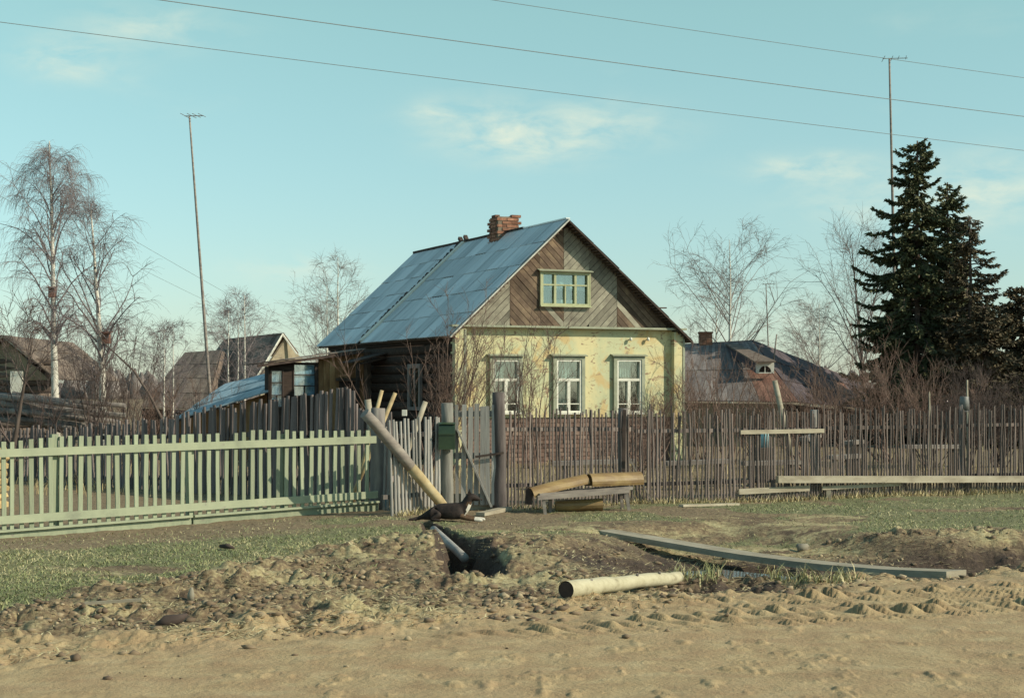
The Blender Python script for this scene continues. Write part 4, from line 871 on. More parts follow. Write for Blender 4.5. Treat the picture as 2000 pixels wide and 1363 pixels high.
# roof: deck, sheets, battens
for (xa, za, xb, zb, nm_) in ((XL, zl, SC, ZR, 'roof'), (XR, zr, SC, ZR, 'roof')):
    q = [(xa, -OV, za - .03), (xb, -OV, zb - .03), (xb, TL, zb - .03), (xa, TL, za - .03)]
    rf = MB().slab(q if xa < xb else q[::-1], .035).build('roof', M['underside'], house)
    if xa < xb: ROOF = rf
    else: ROOF2 = rf
def sheet_mesh(name, lx, ly, waves, amp, mat):
    v = []; n = waves * 2
    for j in (0, 1):
        for i in range(n + 1): v.append((lx * i / n, ly * j, amp * (i % 2)))
    f = [(i, i + 1, n + 2 + i, n + 1 + i) for i in range(n)]
    b = len(v); v += [(x, y, z - .02) for x, y, z in v]; f += [(b + i, b + n + 1 + i, b + n + 2 + i, b + i + 1) for i in range(n)]
    f += [(i, b + i, b + i + 1, i + 1) for i in range(n)]
    return raw_mesh(name, v, f, mat)
def lay(xa, za, xb, zb, t0, t1, nc, nr, me_w, parent, mats, tilt=.0):
    sl = math.hypot(xb - xa, zb - za); ang = math.atan2(zb - za, xb - xa); ly = sl / nr; wx = (t1 - t0) / nc
    # local sheet frame: x along the ridge (thing y), y up the slope
    e1 = Vector((0, 1, 0)); e2 = Vector(((xb - xa) / sl, 0, (zb - za) / sl)); n3 = e1.cross(e2)
    if n3.z < 0: e1 = -e1; n3 = -n3; flip = True
    else: flip = False
    for j in range(nr):
        for i in range(nc):
            me = random.choice(mats); s_ = t0 + i * wx + (wx if flip else 0)
            o3 = Vector((xa, s_ + U(-.01, .01), za)) + e2 * (ly * j + U(-.01, .01)) + n3 * (.012 + .004 * ((i + j) % 2) + .018)
            R = Matrix((e1, (e2 * math.cos(.016) - n3 * math.sin(.016 + tilt)), n3)).transposed().to_euler()
            o = inst('roof_sheet', me, parent, tuple(o3), R, (wx / me_w[0] * .985, ly * .985 / me_w[1], 1))
sm1 = [sheet_mesh('roof_sheet', 1, 1, w_, .012, M['roof_metal']) for w_ in (4, 4, 5)]
lay(XL - .03, zl - .03, SC, ZR, -OV - .02, 6.05, 9, 5, (1, 1), ROOF, sm1)
lay(XL - .03, zl - .03, SC, ZR, 6.35, TL + .05, 6, 6, (1, 1), ROOF, sm1)
lay(XR + .03, zr - .03, SC, ZR, -OV + .03, TL, 12, 5, (1, 1), ROOF2, [sheet_mesh('dark_sheet', 1, 1, 4, .012, M['purple_roof'])])
def onroof(x, t, up=0): return (x, t, roofz(x) + up)
MB().beam(onroof(XL - .02, 6.10, .06), onroof(SC, 6.10, .05), .20, .07).build('ridge_batten', M['white'], ROOF)
for k in range(24):
    x = XL + .1 + (SC - XL - .12) * k / 23.5
    MB().beam(onroof(x, 6.24 + U(-.02, .02), .045), onroof(x + U(.05, .12), 6.30 + U(0, .06), .055), U(.08, .17), .05).build('tar_clump', M['tar'], ROOF)
MB().beam((SC, 6.0, ZR + .05), (SC, 6.12, ZR + .17), .1, .08).beam((SC, 6.35, ZR + .04), (SC, 6.5, ZR + .15), .1, .08).build('ridge_end', M['tar'], ROOF)
MB().beam((SC - .01, -OV, ZR + .025), (SC - .01, 2.2, ZR + .02), .10, .03).build('ridge_cap', M['roof_metal'], ROOF)
MB().beam((SC - .01, 2.2, ZR + .03), (SC - .01, TL, ZR + .03), .12, .05, seg=8, wob=.2).build('ridge_cap', M['tar'], ROOF)
MB().beam((XL - .04, -OV - .035, zl - .04), (SC, -OV - .035, ZR - .01), .03, .10, up=(0, -1, 0)).build('bargeboard', M['ribbon'], ROOF)
MB().beam((SC, -OV - .02, ZR - .05), (XR, -OV - .02, zr - .06), .03, .09, up=(0, -1, 0)).build('bargeboard', M['tar'], ROOF2)
# ragged board ends under both rakes
for k in range(44):
    x = SC + .08 + (XR - SC - .1) * k / 44; l_ = U(.02, .09)
    MB().beam((x, -OV + .05 - l_, roofz(x) - .09), (x, .0, roofz(x) - .09), .07, .03).build('deck_board', M['underside'], ROOF2)
for k in range(30):
    x = XL + .12 + (SC - XL - .2) * k / 30
    MB().beam((x, -OV + .03, roofz(x) - .09), (x, .0, roofz(x) - .09), .06, .03).build('deck_board', M['underside'], ROOF)
MB().beam((4.95, -OV + .02, roofz(5.1) - .02), (5.33, -OV + .02, roofz(5.1) - .01), .04, .03).build('loose_lath', M['tar'], ROOF2)

# chimney
CT = 3.5; chx0, chx1 = SC - .28, SC + .28
chim = MB().box((chx0 + .012, CT - .26, ZR - .4), (chx1 - .012, CT + .26, ZR + .40)).build('chimney', M['mortar'], house)
bk = raw_mesh('chimney_brick', MB().box((0, 0, 0), (.25, .12, .065)).v, MB().box((0, 0, 0), (.25, .12, .065)).f, M['brick'])
for r_ in range(10):
    z = ZR - .36 + r_ * .083; off = .13 if r_ % 2 else 0
    for side in range(4):
        for k in range(3):
            s_ = -.01 + k * .26 - off
            if side == 0: loc, rz = (chx0 + s_, CT - .275, z), 0
            elif side == 2: loc, rz = (chx0 + s_ + .0, CT + .16, z), 0
            elif side == 1: loc, rz = (chx0 + .108, CT - .26 + s_, z), math.pi / 2
            else: loc, rz = (chx1 + .012, CT - .26 + s_, z), math.pi / 2
            e = loc[0] if side % 2 == 0 else loc[1] - (CT - .27) + chx0
            if e < chx0 - .05 or e > chx1 - .15: continue
            if r_ == 9 and U(0, 1) < .4: continue
            inst('brick', bk, chim, (loc[0] + U(-.008, .008), loc[1] + U(-.008, .008), loc[2]), (0, 0, rz + U(-.03, .03)))

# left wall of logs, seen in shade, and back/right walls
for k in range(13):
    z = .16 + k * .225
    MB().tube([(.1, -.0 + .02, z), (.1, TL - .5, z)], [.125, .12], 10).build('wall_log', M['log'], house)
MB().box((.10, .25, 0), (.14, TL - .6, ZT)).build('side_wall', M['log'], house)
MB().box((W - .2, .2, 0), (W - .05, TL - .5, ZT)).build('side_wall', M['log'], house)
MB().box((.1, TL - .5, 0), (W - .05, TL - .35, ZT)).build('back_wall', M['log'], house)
MB().add([(.1, TL - .4, ZT), (W - .05, TL - .4, ZT), (SC, TL - .4, ZR - .1)], [(0, 2, 1)]).build('back_gable', M['gable_dark'], house)
# side window with blue-grey casing
yw = 1.9
sw = MB().box((-.10, yw, 1.2), (-.03, yw + .10, 2.3)).box((-.10, yw + .75, 1.2), (-.03, yw + .85, 2.3)).box((-.10, yw + .1, 2.2), (-.03, yw + .75, 2.3)).box((-.10, yw + .1, 1.2), (-.03, yw + .75, 1.28)).build('side_window', M['grey_wood'], house)
MB().box((-.06, yw + .1, 1.28), (-.055, yw + .75, 2.2)).build('pane', M['glass'], sw)
MB().box((-.085, yw + .40, 1.28), (-.065, yw + .44, 2.2)).build('mullion', M['trough'], sw)

# ------------------------------------------------------------------ glazed veranda against the left wall
ver = thing('veranda', 'wooden veranda with blue glazed windows built against the left side of the house', 'veranda', (HX, HYo, 0), HA, local=True)
VT = 5.76; VX = -2.75; VZ0, VZ1 = 2.52, 2.62
def vs_(px, n=VT):
    k = (px - 1000) / F; x0, y0 = HX - n * sn, HYo + n * cs; return (k * y0 - x0) / (cs - k * sn)
def vz(px, py, n=VT): s = vs_(px, n); Y = HYo + n * cs + s * sn; return CH + (HY - py) / F * Y
xw = [vs_(p) for p in (525, 528, 554, 572, 618, 622)]
h1 = (xw[1], xw[2], vz(540, 797), vz(540, 722)); h2 = (xw[3], xw[4], vz(595, 775), vz(595, 710))
ztop = vz(560, 706); ztr = vz(700, 690)
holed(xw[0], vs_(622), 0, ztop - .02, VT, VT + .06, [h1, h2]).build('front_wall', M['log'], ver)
for (x0, x1, z0, z1), nv, nh in ((h1, 0, 2), (h2, 1, 2)):
    fr = MB().box((x0, VT - .02, z0), (x0 + .035, VT + .05, z1)).box((x1 - .035, VT - .02, z0), (x1, VT + .05, z1)).box((x0 + .035, VT - .02, z1 - .035), (x1 - .035, VT + .05, z1)).box((x0 + .035, VT - .02, z0), (x1 - .035, VT + .05, z0 + .035)).build('window', M['tar'], ver)
    for k in range(nh): z = z0 + (z1 - z0) * (k + 1) / (nh + 1); MB().box((x0 + .035, VT - .015, z - .012), (x1 - .035, VT + .03, z + .012)).build('glazing_bar', M['tar'], fr)
    MB().box(((x0 + x1) / 2 - .01, VT - .013, z0), ((x0 + x1) / 2 + .01, VT + .028, z0 + (z1 - z0) / 3)).build('glazing_bar', M['tar'], fr)
    MB().box((x0 + .035, VT + .034, z0 + .035), (x1 - .035, VT + .038, z1 - .035)).build('pane', M['veranda_glass'], fr)
    cu = curtain(x0 + .036, x1 - .036, z0 + .036, z1 - .036, VT + .05, fr, .004); cu.data.materials[0] = M['blind']  # pale blue sheet close behind the glass sets the pane tone
xx = vs_(622); k = 0
while xx < .0:
    w_ = U(.10, .16); x1 = min(xx + w_, .02); zt_ = ztop + (ztr - ztop) * (xx - vs_(560)) / (vs_(700) - vs_(560))
    MB().box((xx + .004, VT + U(-.012, .006), 0), (x1 - .004, VT + .04, min(zt_ + .02, 2.66))).build('wall_plank', M['rust_plank'] if xx < vs_(705) else M['dark_plank'], ver); xx = x1
dr = MB().box((vs_(662), VT - .05, 0), (vs_(700), VT - .02, vz(680, 745))).build('door', M['tar'], ver)
MB().box((vs_(655), VT - .12, vz(680, 744)), (vs_(706), VT - .02, vz(680, 738))).build('door_head', M['dark_plank'], ver)
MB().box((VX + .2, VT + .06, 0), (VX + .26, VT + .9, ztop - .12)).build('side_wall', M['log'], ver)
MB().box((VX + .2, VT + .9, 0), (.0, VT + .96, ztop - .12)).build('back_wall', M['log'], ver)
# lean-to roof
ra = Vector((vs_(503, VT - .3), VT - .3, vz(503, 710, VT - .3))); rb = Vector((vs_(712, VT - .3), VT - .3, vz(712, 682, VT - .3)))
n_ = 6
for i in range(n_):
    a = ra.lerp(rb, i / n_); b = ra.lerp(rb, (i + 1) / n_ + .01)
    for j in range(3):
        y0 = VT - .3 + j * .45; MB().slab([(a.x, y0, a.z + .004 * i + U(0, .01)), (b.x, y0 + U(-.02, .02), b.z + .004 * i), (b.x, y0 + .47, b.z + .004 * i - .004), (a.x, y0 + .47, a.z + .004 * i - .004)], .02).build('roof_sheet', M['grey_board'] if i > 1 else M['tar'], ver)
MB().beam(ra + Vector((0, .04, -.06)), rb + Vector((0, .04, -.06)), .03, .07).build('eave_board', M['tar'], ver)
# dark porch recess beside it
MB().beam(P(0, 0, 1) * 0 + Vector((-.75, VT - 1.2, 2.32)), Vector((.0, VT - 1.2, 2.5)), .05, .05).build('porch_beam', M['log'], ver)
MB().slab([(-.95, VT - 1.3, 2.38), (.0, VT - 1.3, 2.62), (.0, VT - .32, 2.62), (-.95, VT - .32, 2.38)], .03).build('porch_roof', M['tar'], ver)
MB().box((-.80, VT - 1.25, 0), (-.72, VT - 1.17, 2.36)).build('porch_post', M['log'], ver)

# ------------------------------------------------------------------ neighbouring buildings
def strips(parent, quad, n, mat, name, th=.03, jit=.01, rows=1, mats=None):
    """quad = (top-left, top-right, bottom-right, bottom-left); boards running from the top edge to the bottom edge"""
    a, b, c, d = [Vector(p) for p in quad]; nn = (b - a).cross(d - a).normalized()
    if nn.z < 0: nn = -nn
    for i in range(n):
        for j in range(rows):
            u0, u1 = i / n + .001, (i + 1) / n - .001; v0, v1 = j / rows, (j + 1) / rows * 1.0
            pt = lambda u, v: a.lerp(b, u).lerp(d.lerp(c, u), v)
            up = nn * (U(0, jit) + .012 * (rows - j))
            q = [pt(u0, v0) + up, pt(u1, v0) + up, pt(u1, v1) + up + nn * .01, pt(u0, v1) + up + nn * .01]
            if (q[1] - q[0]).cross(q[2] - q[0]).dot(nn) < 0: q = q[::-1]
            MB().slab(q, th).build(name, mats(i, j) if mats else mat, parent)
# brown gabled barn
Yb = 70; gA = P(553, 656, Yb - 3); gR = P(436, 668, Yb + 3); eL_ = P(520, 700, Yb - 3)
barn = thing('barn', 'brown shingle roofed barn with white gable edges behind the birch stems', 'barn', (gA.x, gA.y, -.3))
e_near = P(497, 748, Yb - 4.5); e_far = P(375, 755, Yb + 2)
strips(barn, (gR, gA, e_near, e_far), 14, M['dark_plank'], 'roof_board', rows=4)
gr = P(592, 705, Yb - 1.5)
MB().slab([tuple(gA + Vector((.02, -.0, -.15))), tuple(P(585, 700, Yb - 2)), tuple(P(585, 800, Yb - 2)), tuple(P(505, 800, Yb - 4)), tuple(P(505, 735, Yb - 4))], .1).build('gable_wall', M['ochre'], barn)
MB().beam(gA + Vector((0, -.1, .05)), P(497, 745, Yb - 4.6), .05, .2, up=(0, -1, 0)).build('bargeboard', M['white'], barn)
MB().beam(gA + Vector((0, -.1, .05)), P(580, 692, Yb - 3), .05, .2, up=(0, -1, 0)).build('bargeboard', M['white'], barn)
MB().slab([tuple(gA + Vector((0, 0, .06))), tuple(gR + Vector((0, 0, .06))), tuple(P(480, 700, Yb + 6)), tuple(P(582, 692, Yb))], .08).build('rear_roof', M['dark_plank'], barn)
MB().slab([tuple(e_far + Vector((.3, .2, -.1))), tuple(e_near + Vector((-.2, .2, -.1))), tuple(P(497, 850, Yb - 4.3)), tuple(P(378, 850, Yb + 2.2))], .1).build('long_wall', M['dark_plank'], barn)
# second barn to its left
b2 = thing('barn', 'low brown shingled barn with a long slope left of the tall mast', 'barn', tuple(P(340, 800, 66)))
strips(b2, (P(362, 690, 72), P(432, 686, 70), P(400, 800, 64), P(275, 795, 65)), 12, M['dark_plank'], 'roof_board', rows=4)
strips(b2, (P(432, 686, 70), P(440, 690, 71), P(470, 790, 70), P(400, 800, 64)), 4, M['dark_plank'], 'roof_board', rows=3)
MB().slab([tuple(P(280, 797, 65.5)), tuple(P(400, 802, 64.5)), tuple(P(400, 850, 64.5)), tuple(P(280, 850, 65.5))], .1).build('wall', M['log'], b2)
# blue roofed shed left of the veranda
sh = thing('shed', 'low shed with a blue metal roof behind the old paling fence', 'shed', tuple(P(470, 860, 40)))
strips(sh, (P(440, 752, 47), P(560, 722, 46), P(525, 765, 40.5), P(338, 822, 40.5)), 12, M['roof_old'], 'roof_sheet', rows=3)
MB().slab([tuple(P(345, 825, 41)), tuple(P(525, 768, 41)), tuple(P(525, 900, 41)), tuple(P(345, 900, 41))], .08).build('wall', M['rust_plank'], sh)
# log house at the left edge
lh = thing('log_house', 'weathered log house with a white gable edge at the far left', 'house', tuple(P(30, 860, 46)))
ap = P(10, 657, 46); lr = P(110, 742, 46); ll = P(-100, 745, 46)
for k in range(14):
    z = .1 + k * .2; x0 = ll.x + .3; x1 = lr.x - .15
    MB().tube([(x0, 46, z - .2), (x1, 46.2, z - .2)], [.11, .1], 8).build('wall_log', M['dark_plank'], lh)
gw_ = MB(); gw_.slab([tuple(ll + Vector((.3, .1, 0))), tuple(lr + Vector((-.2, .1, 0))), tuple(ap + Vector((0, .1, -.1)))], -.08); gw_.build('gable', M['ochre'], lh)
MB().beam(ap + Vector((0, -.2, 0)), P(62, 702, 46), .04, .14, up=(0, -1, 0)).build('bargeboard', M['white'], lh)
MB().beam(ap + Vector((0, -.2, 0)), ll, .04, .14, up=(0, -1, 0)).build('bargeboard', M['white'], lh)
strips(lh, (ap + Vector((0, 7, 0)), ap + Vector((0, -.3, 0)), lr + Vector((0.1, -.3, 0)), lr + Vector((.1, 7, 0))), 8, M['dark_plank'], 'roof_board', rows=3)
strips(lh, (ap + Vector((0, -.3, 0)), ap + Vector((0, 7, 0)), ll + Vector((-.1, 7, 0)), ll + Vector((-.1, -.3, 0))), 8, M['dark_plank'], 'roof_board', rows=3)
x0 = P(20, 735, 45.8); MB().box((x0.x, 45.8, x0.z - .5), (x0.x + .35, 45.9, x0.z + .15)).build('window', M['white'], lh)
# heap of grey poles in front of it
hp_i = 0
for k in range(34):
    y = 37 + U(-.7, .7); lay_ = k // 9; z = .05 + lay_ * .16 + U(0, .05) + .25; a = P(U(-40, 40), 800, y); b = P(U(130, 245), 800, y + U(-1, 1)); a.z = z + .75 - .1 * lay_ * 0; b.z = z + .45 + U(-.1, .2)
    MB().tube([a, a.lerp(b, .5) + Vector((0, 0, U(-.05, .05))), b], [U(.06, .09), .07, U(.04, .06)], 7).build('pole', M['post'], label='weathered grey pole in the heap behind the old fence at far left', cat='pole', group='poles stacked in the heap at far left')
# firewood at the left edge seen through the green fence
fwm = []
for s_ in range(3):
    r_ = random.Random(s_); n = 5 + s_; pr = [(math.cos(2 * math.pi * k / n) * r_.uniform(.7, 1.1), math.sin(2 * math.pi * k / n) * r_.uniform(.7, 1.1)) for k in range(n)]
    v = [(x, 0, z) for x, z in pr] + [(x, 1, z) for x, z in pr]; f = [tuple(range(n - 1, -1, -1)), tuple(range(n, 2 * n))] + [(k, (k + 1) % n, (k + 1) % n + n, k + n) for k in range(n)]
    fwm.append(raw_mesh('firewood', v, f, M['cut_wood']))
for r_ in range(8):
    for c_ in range(9):
        x, y = at_px(-6, 24); s_ = U(.05, .068)
        o = inst('firewood_log', random.choice(fwm), None, (x - c_ * .13 + U(-.01, .01), y + U(-.03, .03), gz(x, y) + .06 + r_ * .115), (0, U(0, 6), U(-.05, .05)), (s_, .4, s_))
        tagit(o, 'split firewood log in the stack at the left picture edge', 'firewood', 'split logs of the firewood stack')

# grey hipped house on the right
rh = thing('low_house', 'low grey board roofed house with a dormer behind the right fence', 'house', tuple(P(1500, 880, 50)))
RL, RR_, CF, EL_ = P(1325, 674, 52), P(1468, 666, 52), P(1560, 786, 47), P(1240, 782, 48)
strips(rh, (RL, RR_, CF, EL_), 26, None, 'roof_board', rows=2, mats=lambda i, j: M['rust_roof'] if (i > 19 and j == 1) else M['grey_roof'])
FC, FB = P(1672, 744, 56), P(1712, 800, 54)
strips(rh, (RR_, FC, FB, CF), 14, M['purple_roof'], 'roof_board', rows=3, mats=lambda i, j: M['rust_roof'] if i in (9, 10) and j > 0 else M['purple_roof'])
MB().slab([tuple(EL_ + Vector((.3, .3, -.05))), tuple(CF + Vector((-.3, .4, -.05))), tuple(CF + Vector((-.3, .4, -1.7))), tuple(EL_ + Vector((.3, .3, -1.7)))], .1).build('front_wall', M['ochre'], rh)
MB().slab([tuple(CF + Vector((-.3, .5, -.05))), tuple(FB + Vector((-.3, .2, -.1))), tuple(FB + Vector((-.3, .2, -1.7))), tuple(CF + Vector((-.3, .5, -1.7)))], .1).build('end_wall', M['log'], rh)
MB().slab([tuple(RL + Vector((0, 0, -.02))), tuple(RR_ + Vector((0, 0, -.02))), tuple(FC + Vector((0, .5, -.02))), tuple(P(1400, 760, 60))], .1).build('rear_roof', M['purple_roof'], rh)
MB().beam(RL, RR_, .16, .06).beam(RR_, FC, .14, .05).build('ridge_board', M['grey_roof'], rh)
# rh chimney
c0 = P(1378, 669, 52); rch = MB().box((c0.x - .19, 51.8, c0.z - .3), (c0.x + .19, 52.2, c0.z + .27)).build('chimney', M['mortar'], rh)
for r_ in range(6):
    for k in range(2):
        for side in (0, 1):
            z = c0.z - .14 + r_ * .075
            if side == 0: inst('brick', bk, rch, (c0.x - .205 + k * .205 + U(-.01, .01), 51.78, z), (0, 0, U(-.03, .03)), (.78, 1, 1))
            else: inst('brick', bk, rch, (c0.x - .09, 51.79 + k * .205, z), (0, 0, math.pi / 2), (.78, 1, 1))
MB().box((c0.x - .23, 51.74, c0.z + .30), (c0.x + .22, 52.24, c0.z + .345)).build('chimney_cap', M['brick'], rch)
# rh dormer
d1, d2 = P(1477, 729, 48.6), P(1512, 729, 48.6); dtL, dtR = P(1477, 704, 48.6), P(1512, 704, 48.6)
dm = MB(); hw_ = (d2.x - d1.x); nA = 10
dm.box((d1.x, 48.6, d1.z), (d1.x + hw_ * .16, 48.7, dtL.z)).box((d2.x - hw_ * .16, 48.6, d1.z), (d2.x, 48.7, dtL.z)).box((d1.x + hw_ * .16, 48.6, d1.z), (d2.x - hw_ * .16, 48.7, d1.z + .03))
ccx = (d1.x + d2.x) / 2; rad_ = hw_ * .34; zb_ = d1.z + .05; ztp = dtL.z
for k in range(nA):
    t0_, t1_ = math.pi * k / nA, math.pi * (k + 1) / nA
    q = [(ccx + rad_ * math.cos(t0_), zb_ + rad_ * .95 * math.sin(t0_)), (ccx + rad_ * math.cos(t1_), zb_ + rad_ * .95 * math.sin(t1_)), (ccx + rad_ * math.cos(t1_), ztp), (ccx + rad_ * math.cos(t0_), ztp)]
    dm.slab([(x, 48.6, z) for x, z in q], -.1)
dmo = dm.build('dormer', M['ribbon'], rh)
MB().box((d1.x + .02, 48.72, d1.z), (d2.x - .02, 48.76, ztp)).build('dark_pane', M['tar'], dmo)
MB().box((ccx - .012, 48.62, d1.z + .03), (ccx + .012, 48.68, d1.z + .33)).build('mullion', M['ribbon'], dmo)
MB().slab([tuple(P(1473, 705, 48.4)), tuple(P(1516, 705, 48.4)), tuple(P(1440, 672, 51.6)), tuple(P(1416, 671, 51.6))], .05).build('dormer_roof', M['dark_plank'], dmo)
MB().slab([tuple(P(1478, 730, 48.65)), tuple(P(1478, 706, 48.65)), tuple(P(1420, 672, 51.6)), tuple(P(1425, 690, 51.0))], .05).build('dormer_cheek', M['purple_roof'], dmo)

# ------------------------------------------------------------------ masts and wires
def mast(px0, py0, px1, py1, Y, r, boom, label, name='antenna_mast'):
    b = P(px1, py1, Y); t = P(px0, py0, Y); d = (t - b); b = b - d.normalized() * ((b.z + .2) / d.normalized().z)
    root = thing(name, label, 'antenna', tuple(b)); K = 8
    MB().tube([b.lerp(t, i / K) for i in range(K + 1)], [r * (1.25 - .7 * i / K) for i in range(K + 1)], 7).build('pole', M['grey_board'], root)
    bw = boom; z = t.z
    MB().beam(t + Vector((-bw * .35, 0, 0)), t + Vector((bw, .1, bw * .06)), .022, .022).build('boom', M['metal'], root)
    for k, ln in ((-.3, .5), (.15, .42), (.5, .36), (.9, .3)):
        c = t + Vector((bw * k, .05, bw * .06 * k + .012)); MB().beam(c + Vector((-.06, -ln, 0)), c + Vector((.06, ln, 0)), .014, .014).build('element', M['metal'], root)
mast(370, 227, 408, 740, 50, .05, .42, 'tall thin leaning antenna mast left of the house')
mast(1737, 115, 1750, 700, 56, .06, .66, 'tall antenna mast rising out of the dark spruce')
mast(1496, 555, 1501, 690, 70, .035, .40, 'short thin antenna mast behind the low grey house')
mast(95, 272, 104, 430, 45.4, .03, .45, 'small aerial at the very top of the left birch') if False else None
x, y = at_px(1513, 51); MB().tube([P(1517, 653, 49.8), P(1511, 705, 49.5)], [.022, .03], 6).build('pole', M['grey_board'], label='thin slanting pole beside the dormer of the low house', cat='pole')
def wire(p0, Y0, p1, Y1, sag, r, label):
    a = P(*p0, Y0); b = P(*p1, Y1); a2 = a + (a - b) * 1.6; b2 = b + (b - a) * .35; K = 40
    MB().tube([a2.lerp(b2, i / K) - Vector((0, 0, sag * (1 - (2 * i / K - 1) ** 2))) for i in range(K + 1)], r * .65, 5).build('power_line', M['wire'], label=label, cat='wire')
wire((150, 50), 24, (1950, 284), 31, .10, .008, 'lowest overhead wire crossing the whole sky above the house')
wire((780, 52), 23, (1950, 217), 29, .10, .010, 'middle overhead wire slanting down to the right')
wire((1370, 56), 25, (1950, 143), 27, .05, .007, 'short overhead wire at the upper right corner')
wire((12, 300), 40, (520, 610), 62, .3, .008, 'faint thin wire behind the left birches')
wire((12, 366), 40, (400, 580), 62, .3, .008, 'lower faint wire sloping past the left mast')

# ------------------------------------------------------------------ trees
def bulk_tubes(pts, rad, sides=3):
    """pts (N,K,3), rad (N,K)"""
    n, K, _ = pts.shape; d = pts[:, -1] - pts[:, 0]; d /= np.linalg.norm(d, axis=1)[:, None] + 1e-9
    ref = np.where(np.abs(d[:, 2:3]) < .9, np.array([[0, 0, 1.]]), np.array([[1., 0, 0]])); x = np.cross(d, ref); x /= np.linalg.norm(x, axis=1)[:, None]; y = np.cross(x, d)
    t = 2 * np.pi * np.arange(sides) / sides
    ring = x[:, None, None, :] * np.cos(t)[None, None, :, None] + y[:, None, None, :] * np.sin(t)[None, None, :, None]
    V = pts[:, :, None, :] + ring * rad[:, :, None, None]
    i = np.arange(n)[:, None, None] * K * sides + np.arange(K - 1)[None, :, None] * sides; k = np.arange(sides)[None, None, :]; q = (k + 1) % sides
    Fq = np.stack([i + k, i + q, i + sides + q, i + sides + k], -1).reshape(-1, 4)
    return V.reshape(-1, 3), Fq
def join(parts):
    V = []; Fc = []; o = 0
    for v, f in parts: V.append(v); Fc.append(f + o); o += len(v)
    return np.concatenate(V), np.concatenate(Fc)
def unit(v): return v / (np.linalg.norm(v, axis=-1, keepdims=True) + 1e-9)
def offshoots(r, P0, D0, L0, K, droop, wob):
    """vectorised curved shoots from starts P0 with directions D0 and lengths L0"""
    n = len(P0); pts = np.zeros((n, K, 3)); pts[:, 0] = P0; d = D0.copy(); st = (L0 / (K - 1))[:, None]
    for k in range(1, K):
        d = unit(d + r.normal(0, wob, (n, 3)) + np.array([0, 0, -droop]) * k / K); pts[:, k] = pts[:, k - 1] + d * st
    return pts
def pick(r, pts, m, lo, hi):
    """m random points on each polyline, with tangents"""
    n, K, _ = pts.shape; t = lo + (hi - lo) * r.random((n, m)); u = t * (K - 1); i = np.minimum(u.astype(int), K - 2); f = (u - i)[..., None]
    a = pts[np.arange(n)[:, None], i]; b = pts[np.arange(n)[:, None], i + 1]; return (a + (b - a) * f).reshape(-1, 3), unit(b - a).reshape(-1, 3), t.reshape(-1)
def side_dirs(r, T, ang, upb=0.0):
    n = len(T); rnd = r.normal(0, 1, (n, 3)); s = unit(rnd - (rnd * T).sum(1)[:, None] * T); a = ang * (.7 + .6 * r.random(n))[:, None]
    d = T * np.cos(a) + s * np.sin(a); d[:, 2] += upb; return unit(d)
def bare_tree(name, label, cat, base, H, r0, seed, bark, twig, n1=34, n2=7, n3=12, lo=.28, spread=.28, ang=.9, droop=.5, tdroop=.9, tl=.35, lean=(0, 0), tr=.0042, group=None, narrow=1.0, top=.97, wob=.012):
    r = np.random.default_rng(seed); K = 12; t = np.linspace(0, 1, K)
    tp = np.stack([base[0] + lean[0] * t ** 1.3 + np.cumsum(r.normal(0, wob, K)) * H * .12, base[1] + lean[1] * t + np.cumsum(r.normal(0, wob, K)) * H * .1, base[2] + H * t], -1); tp[0] = base
    root = thing(name, label, cat, tuple(base), group=group)
    tpv = [tuple(p) for p in tp]; MB().tube(tpv, [r0 * (1.05 - .93 * q) for q in t], 9).build('trunk', bark, root, smooth=True)
    P1, T1, tt = pick(r, tp[None], n1, lo, top); prof = np.sin(np.clip((tt - lo) / (1 - lo), 0, 1) ** .6 * np.pi * .92 + .12) * narrow + .12
    L1 = H * spread * prof * (.7 + .6 * r.random(n1)); D1 = side_dirs(r, T1, ang, .15)
    B1 = offshoots(r, P1, D1, L1, 7, droop * .5, .10); R1 = np.outer(r0 * (1.05 - .93 * tt) * .42, np.linspace(1, .22, 7))
    P2, T2, t2 = pick(r, B1, n2, .2, 1); L2 = np.repeat(L1, n2) * (.62 - .32 * t2) * (.6 + .7 * r.random(len(P2))); B2 = offshoots(r, P2, side_dirs(r, T2, .75, .05), L2, 5, droop, .12)
    R2 = np.outer(np.repeat(R1[:, 0], n2) * .36, np.linspace(1, .3, 5)); R2 = np.maximum(R2, tr * 1.1)
    P3, T3, t3 = pick(r, B2, n3, .15, 1); L3 = tl * (.5 + r.random(len(P3))); B3 = offshoots(r, P3, side_dirs(r, T3, .7), L3, 4, tdroop, .12); R3 = np.tile(tr * np.linspace(1, .55, 4), (len(P3), 1))
    P4, T4, t4 = pick(r, B1, n3 // 2, .3, 1); B4 = offshoots(r, P4, side_dirs(r, T4, .8), tl * (.5 + r.random(len(P4))), 4, tdroop, .12); R4 = np.tile(tr * np.linspace(1, .55, 4), (len(P4), 1))
    V, Fc = join([bulk_tubes(B1, R1, 5), bulk_tubes(B2, R2, 3), bulk_tubes(B3, R3, 3), bulk_tubes(B4, R4, 3)])
    me = raw_mesh('crown', V - np.array(base), Fc, twig); o = bpy.data.objects.new('crown', me); COL.objects.link(o); o.parent = root; OFF[o.name] = Vector(base)
    return root
def gp3(px, Y, dz=0): x, y = at_px(px, Y); return (x, y, gz(x, y) - .05 - .25 * float(sm(y, 48, 70)) + dz)
def ht(py, Y): return CH + (HY - py) / F * Y + .1
bare_tree('birch_tree', 'tallest birch at the far left with long drooping twigs', 'tree', gp3(112, 45), ht(272, 45), .12, 101, M['birch'], M['twig_birch'], n1=44, n2=8, n3=10, lo=.32, spread=.19, ang=.62, droop=.45, tdroop=1.5, tl=.5, lean=(-.25, 0), tr=.0034, top=.93)
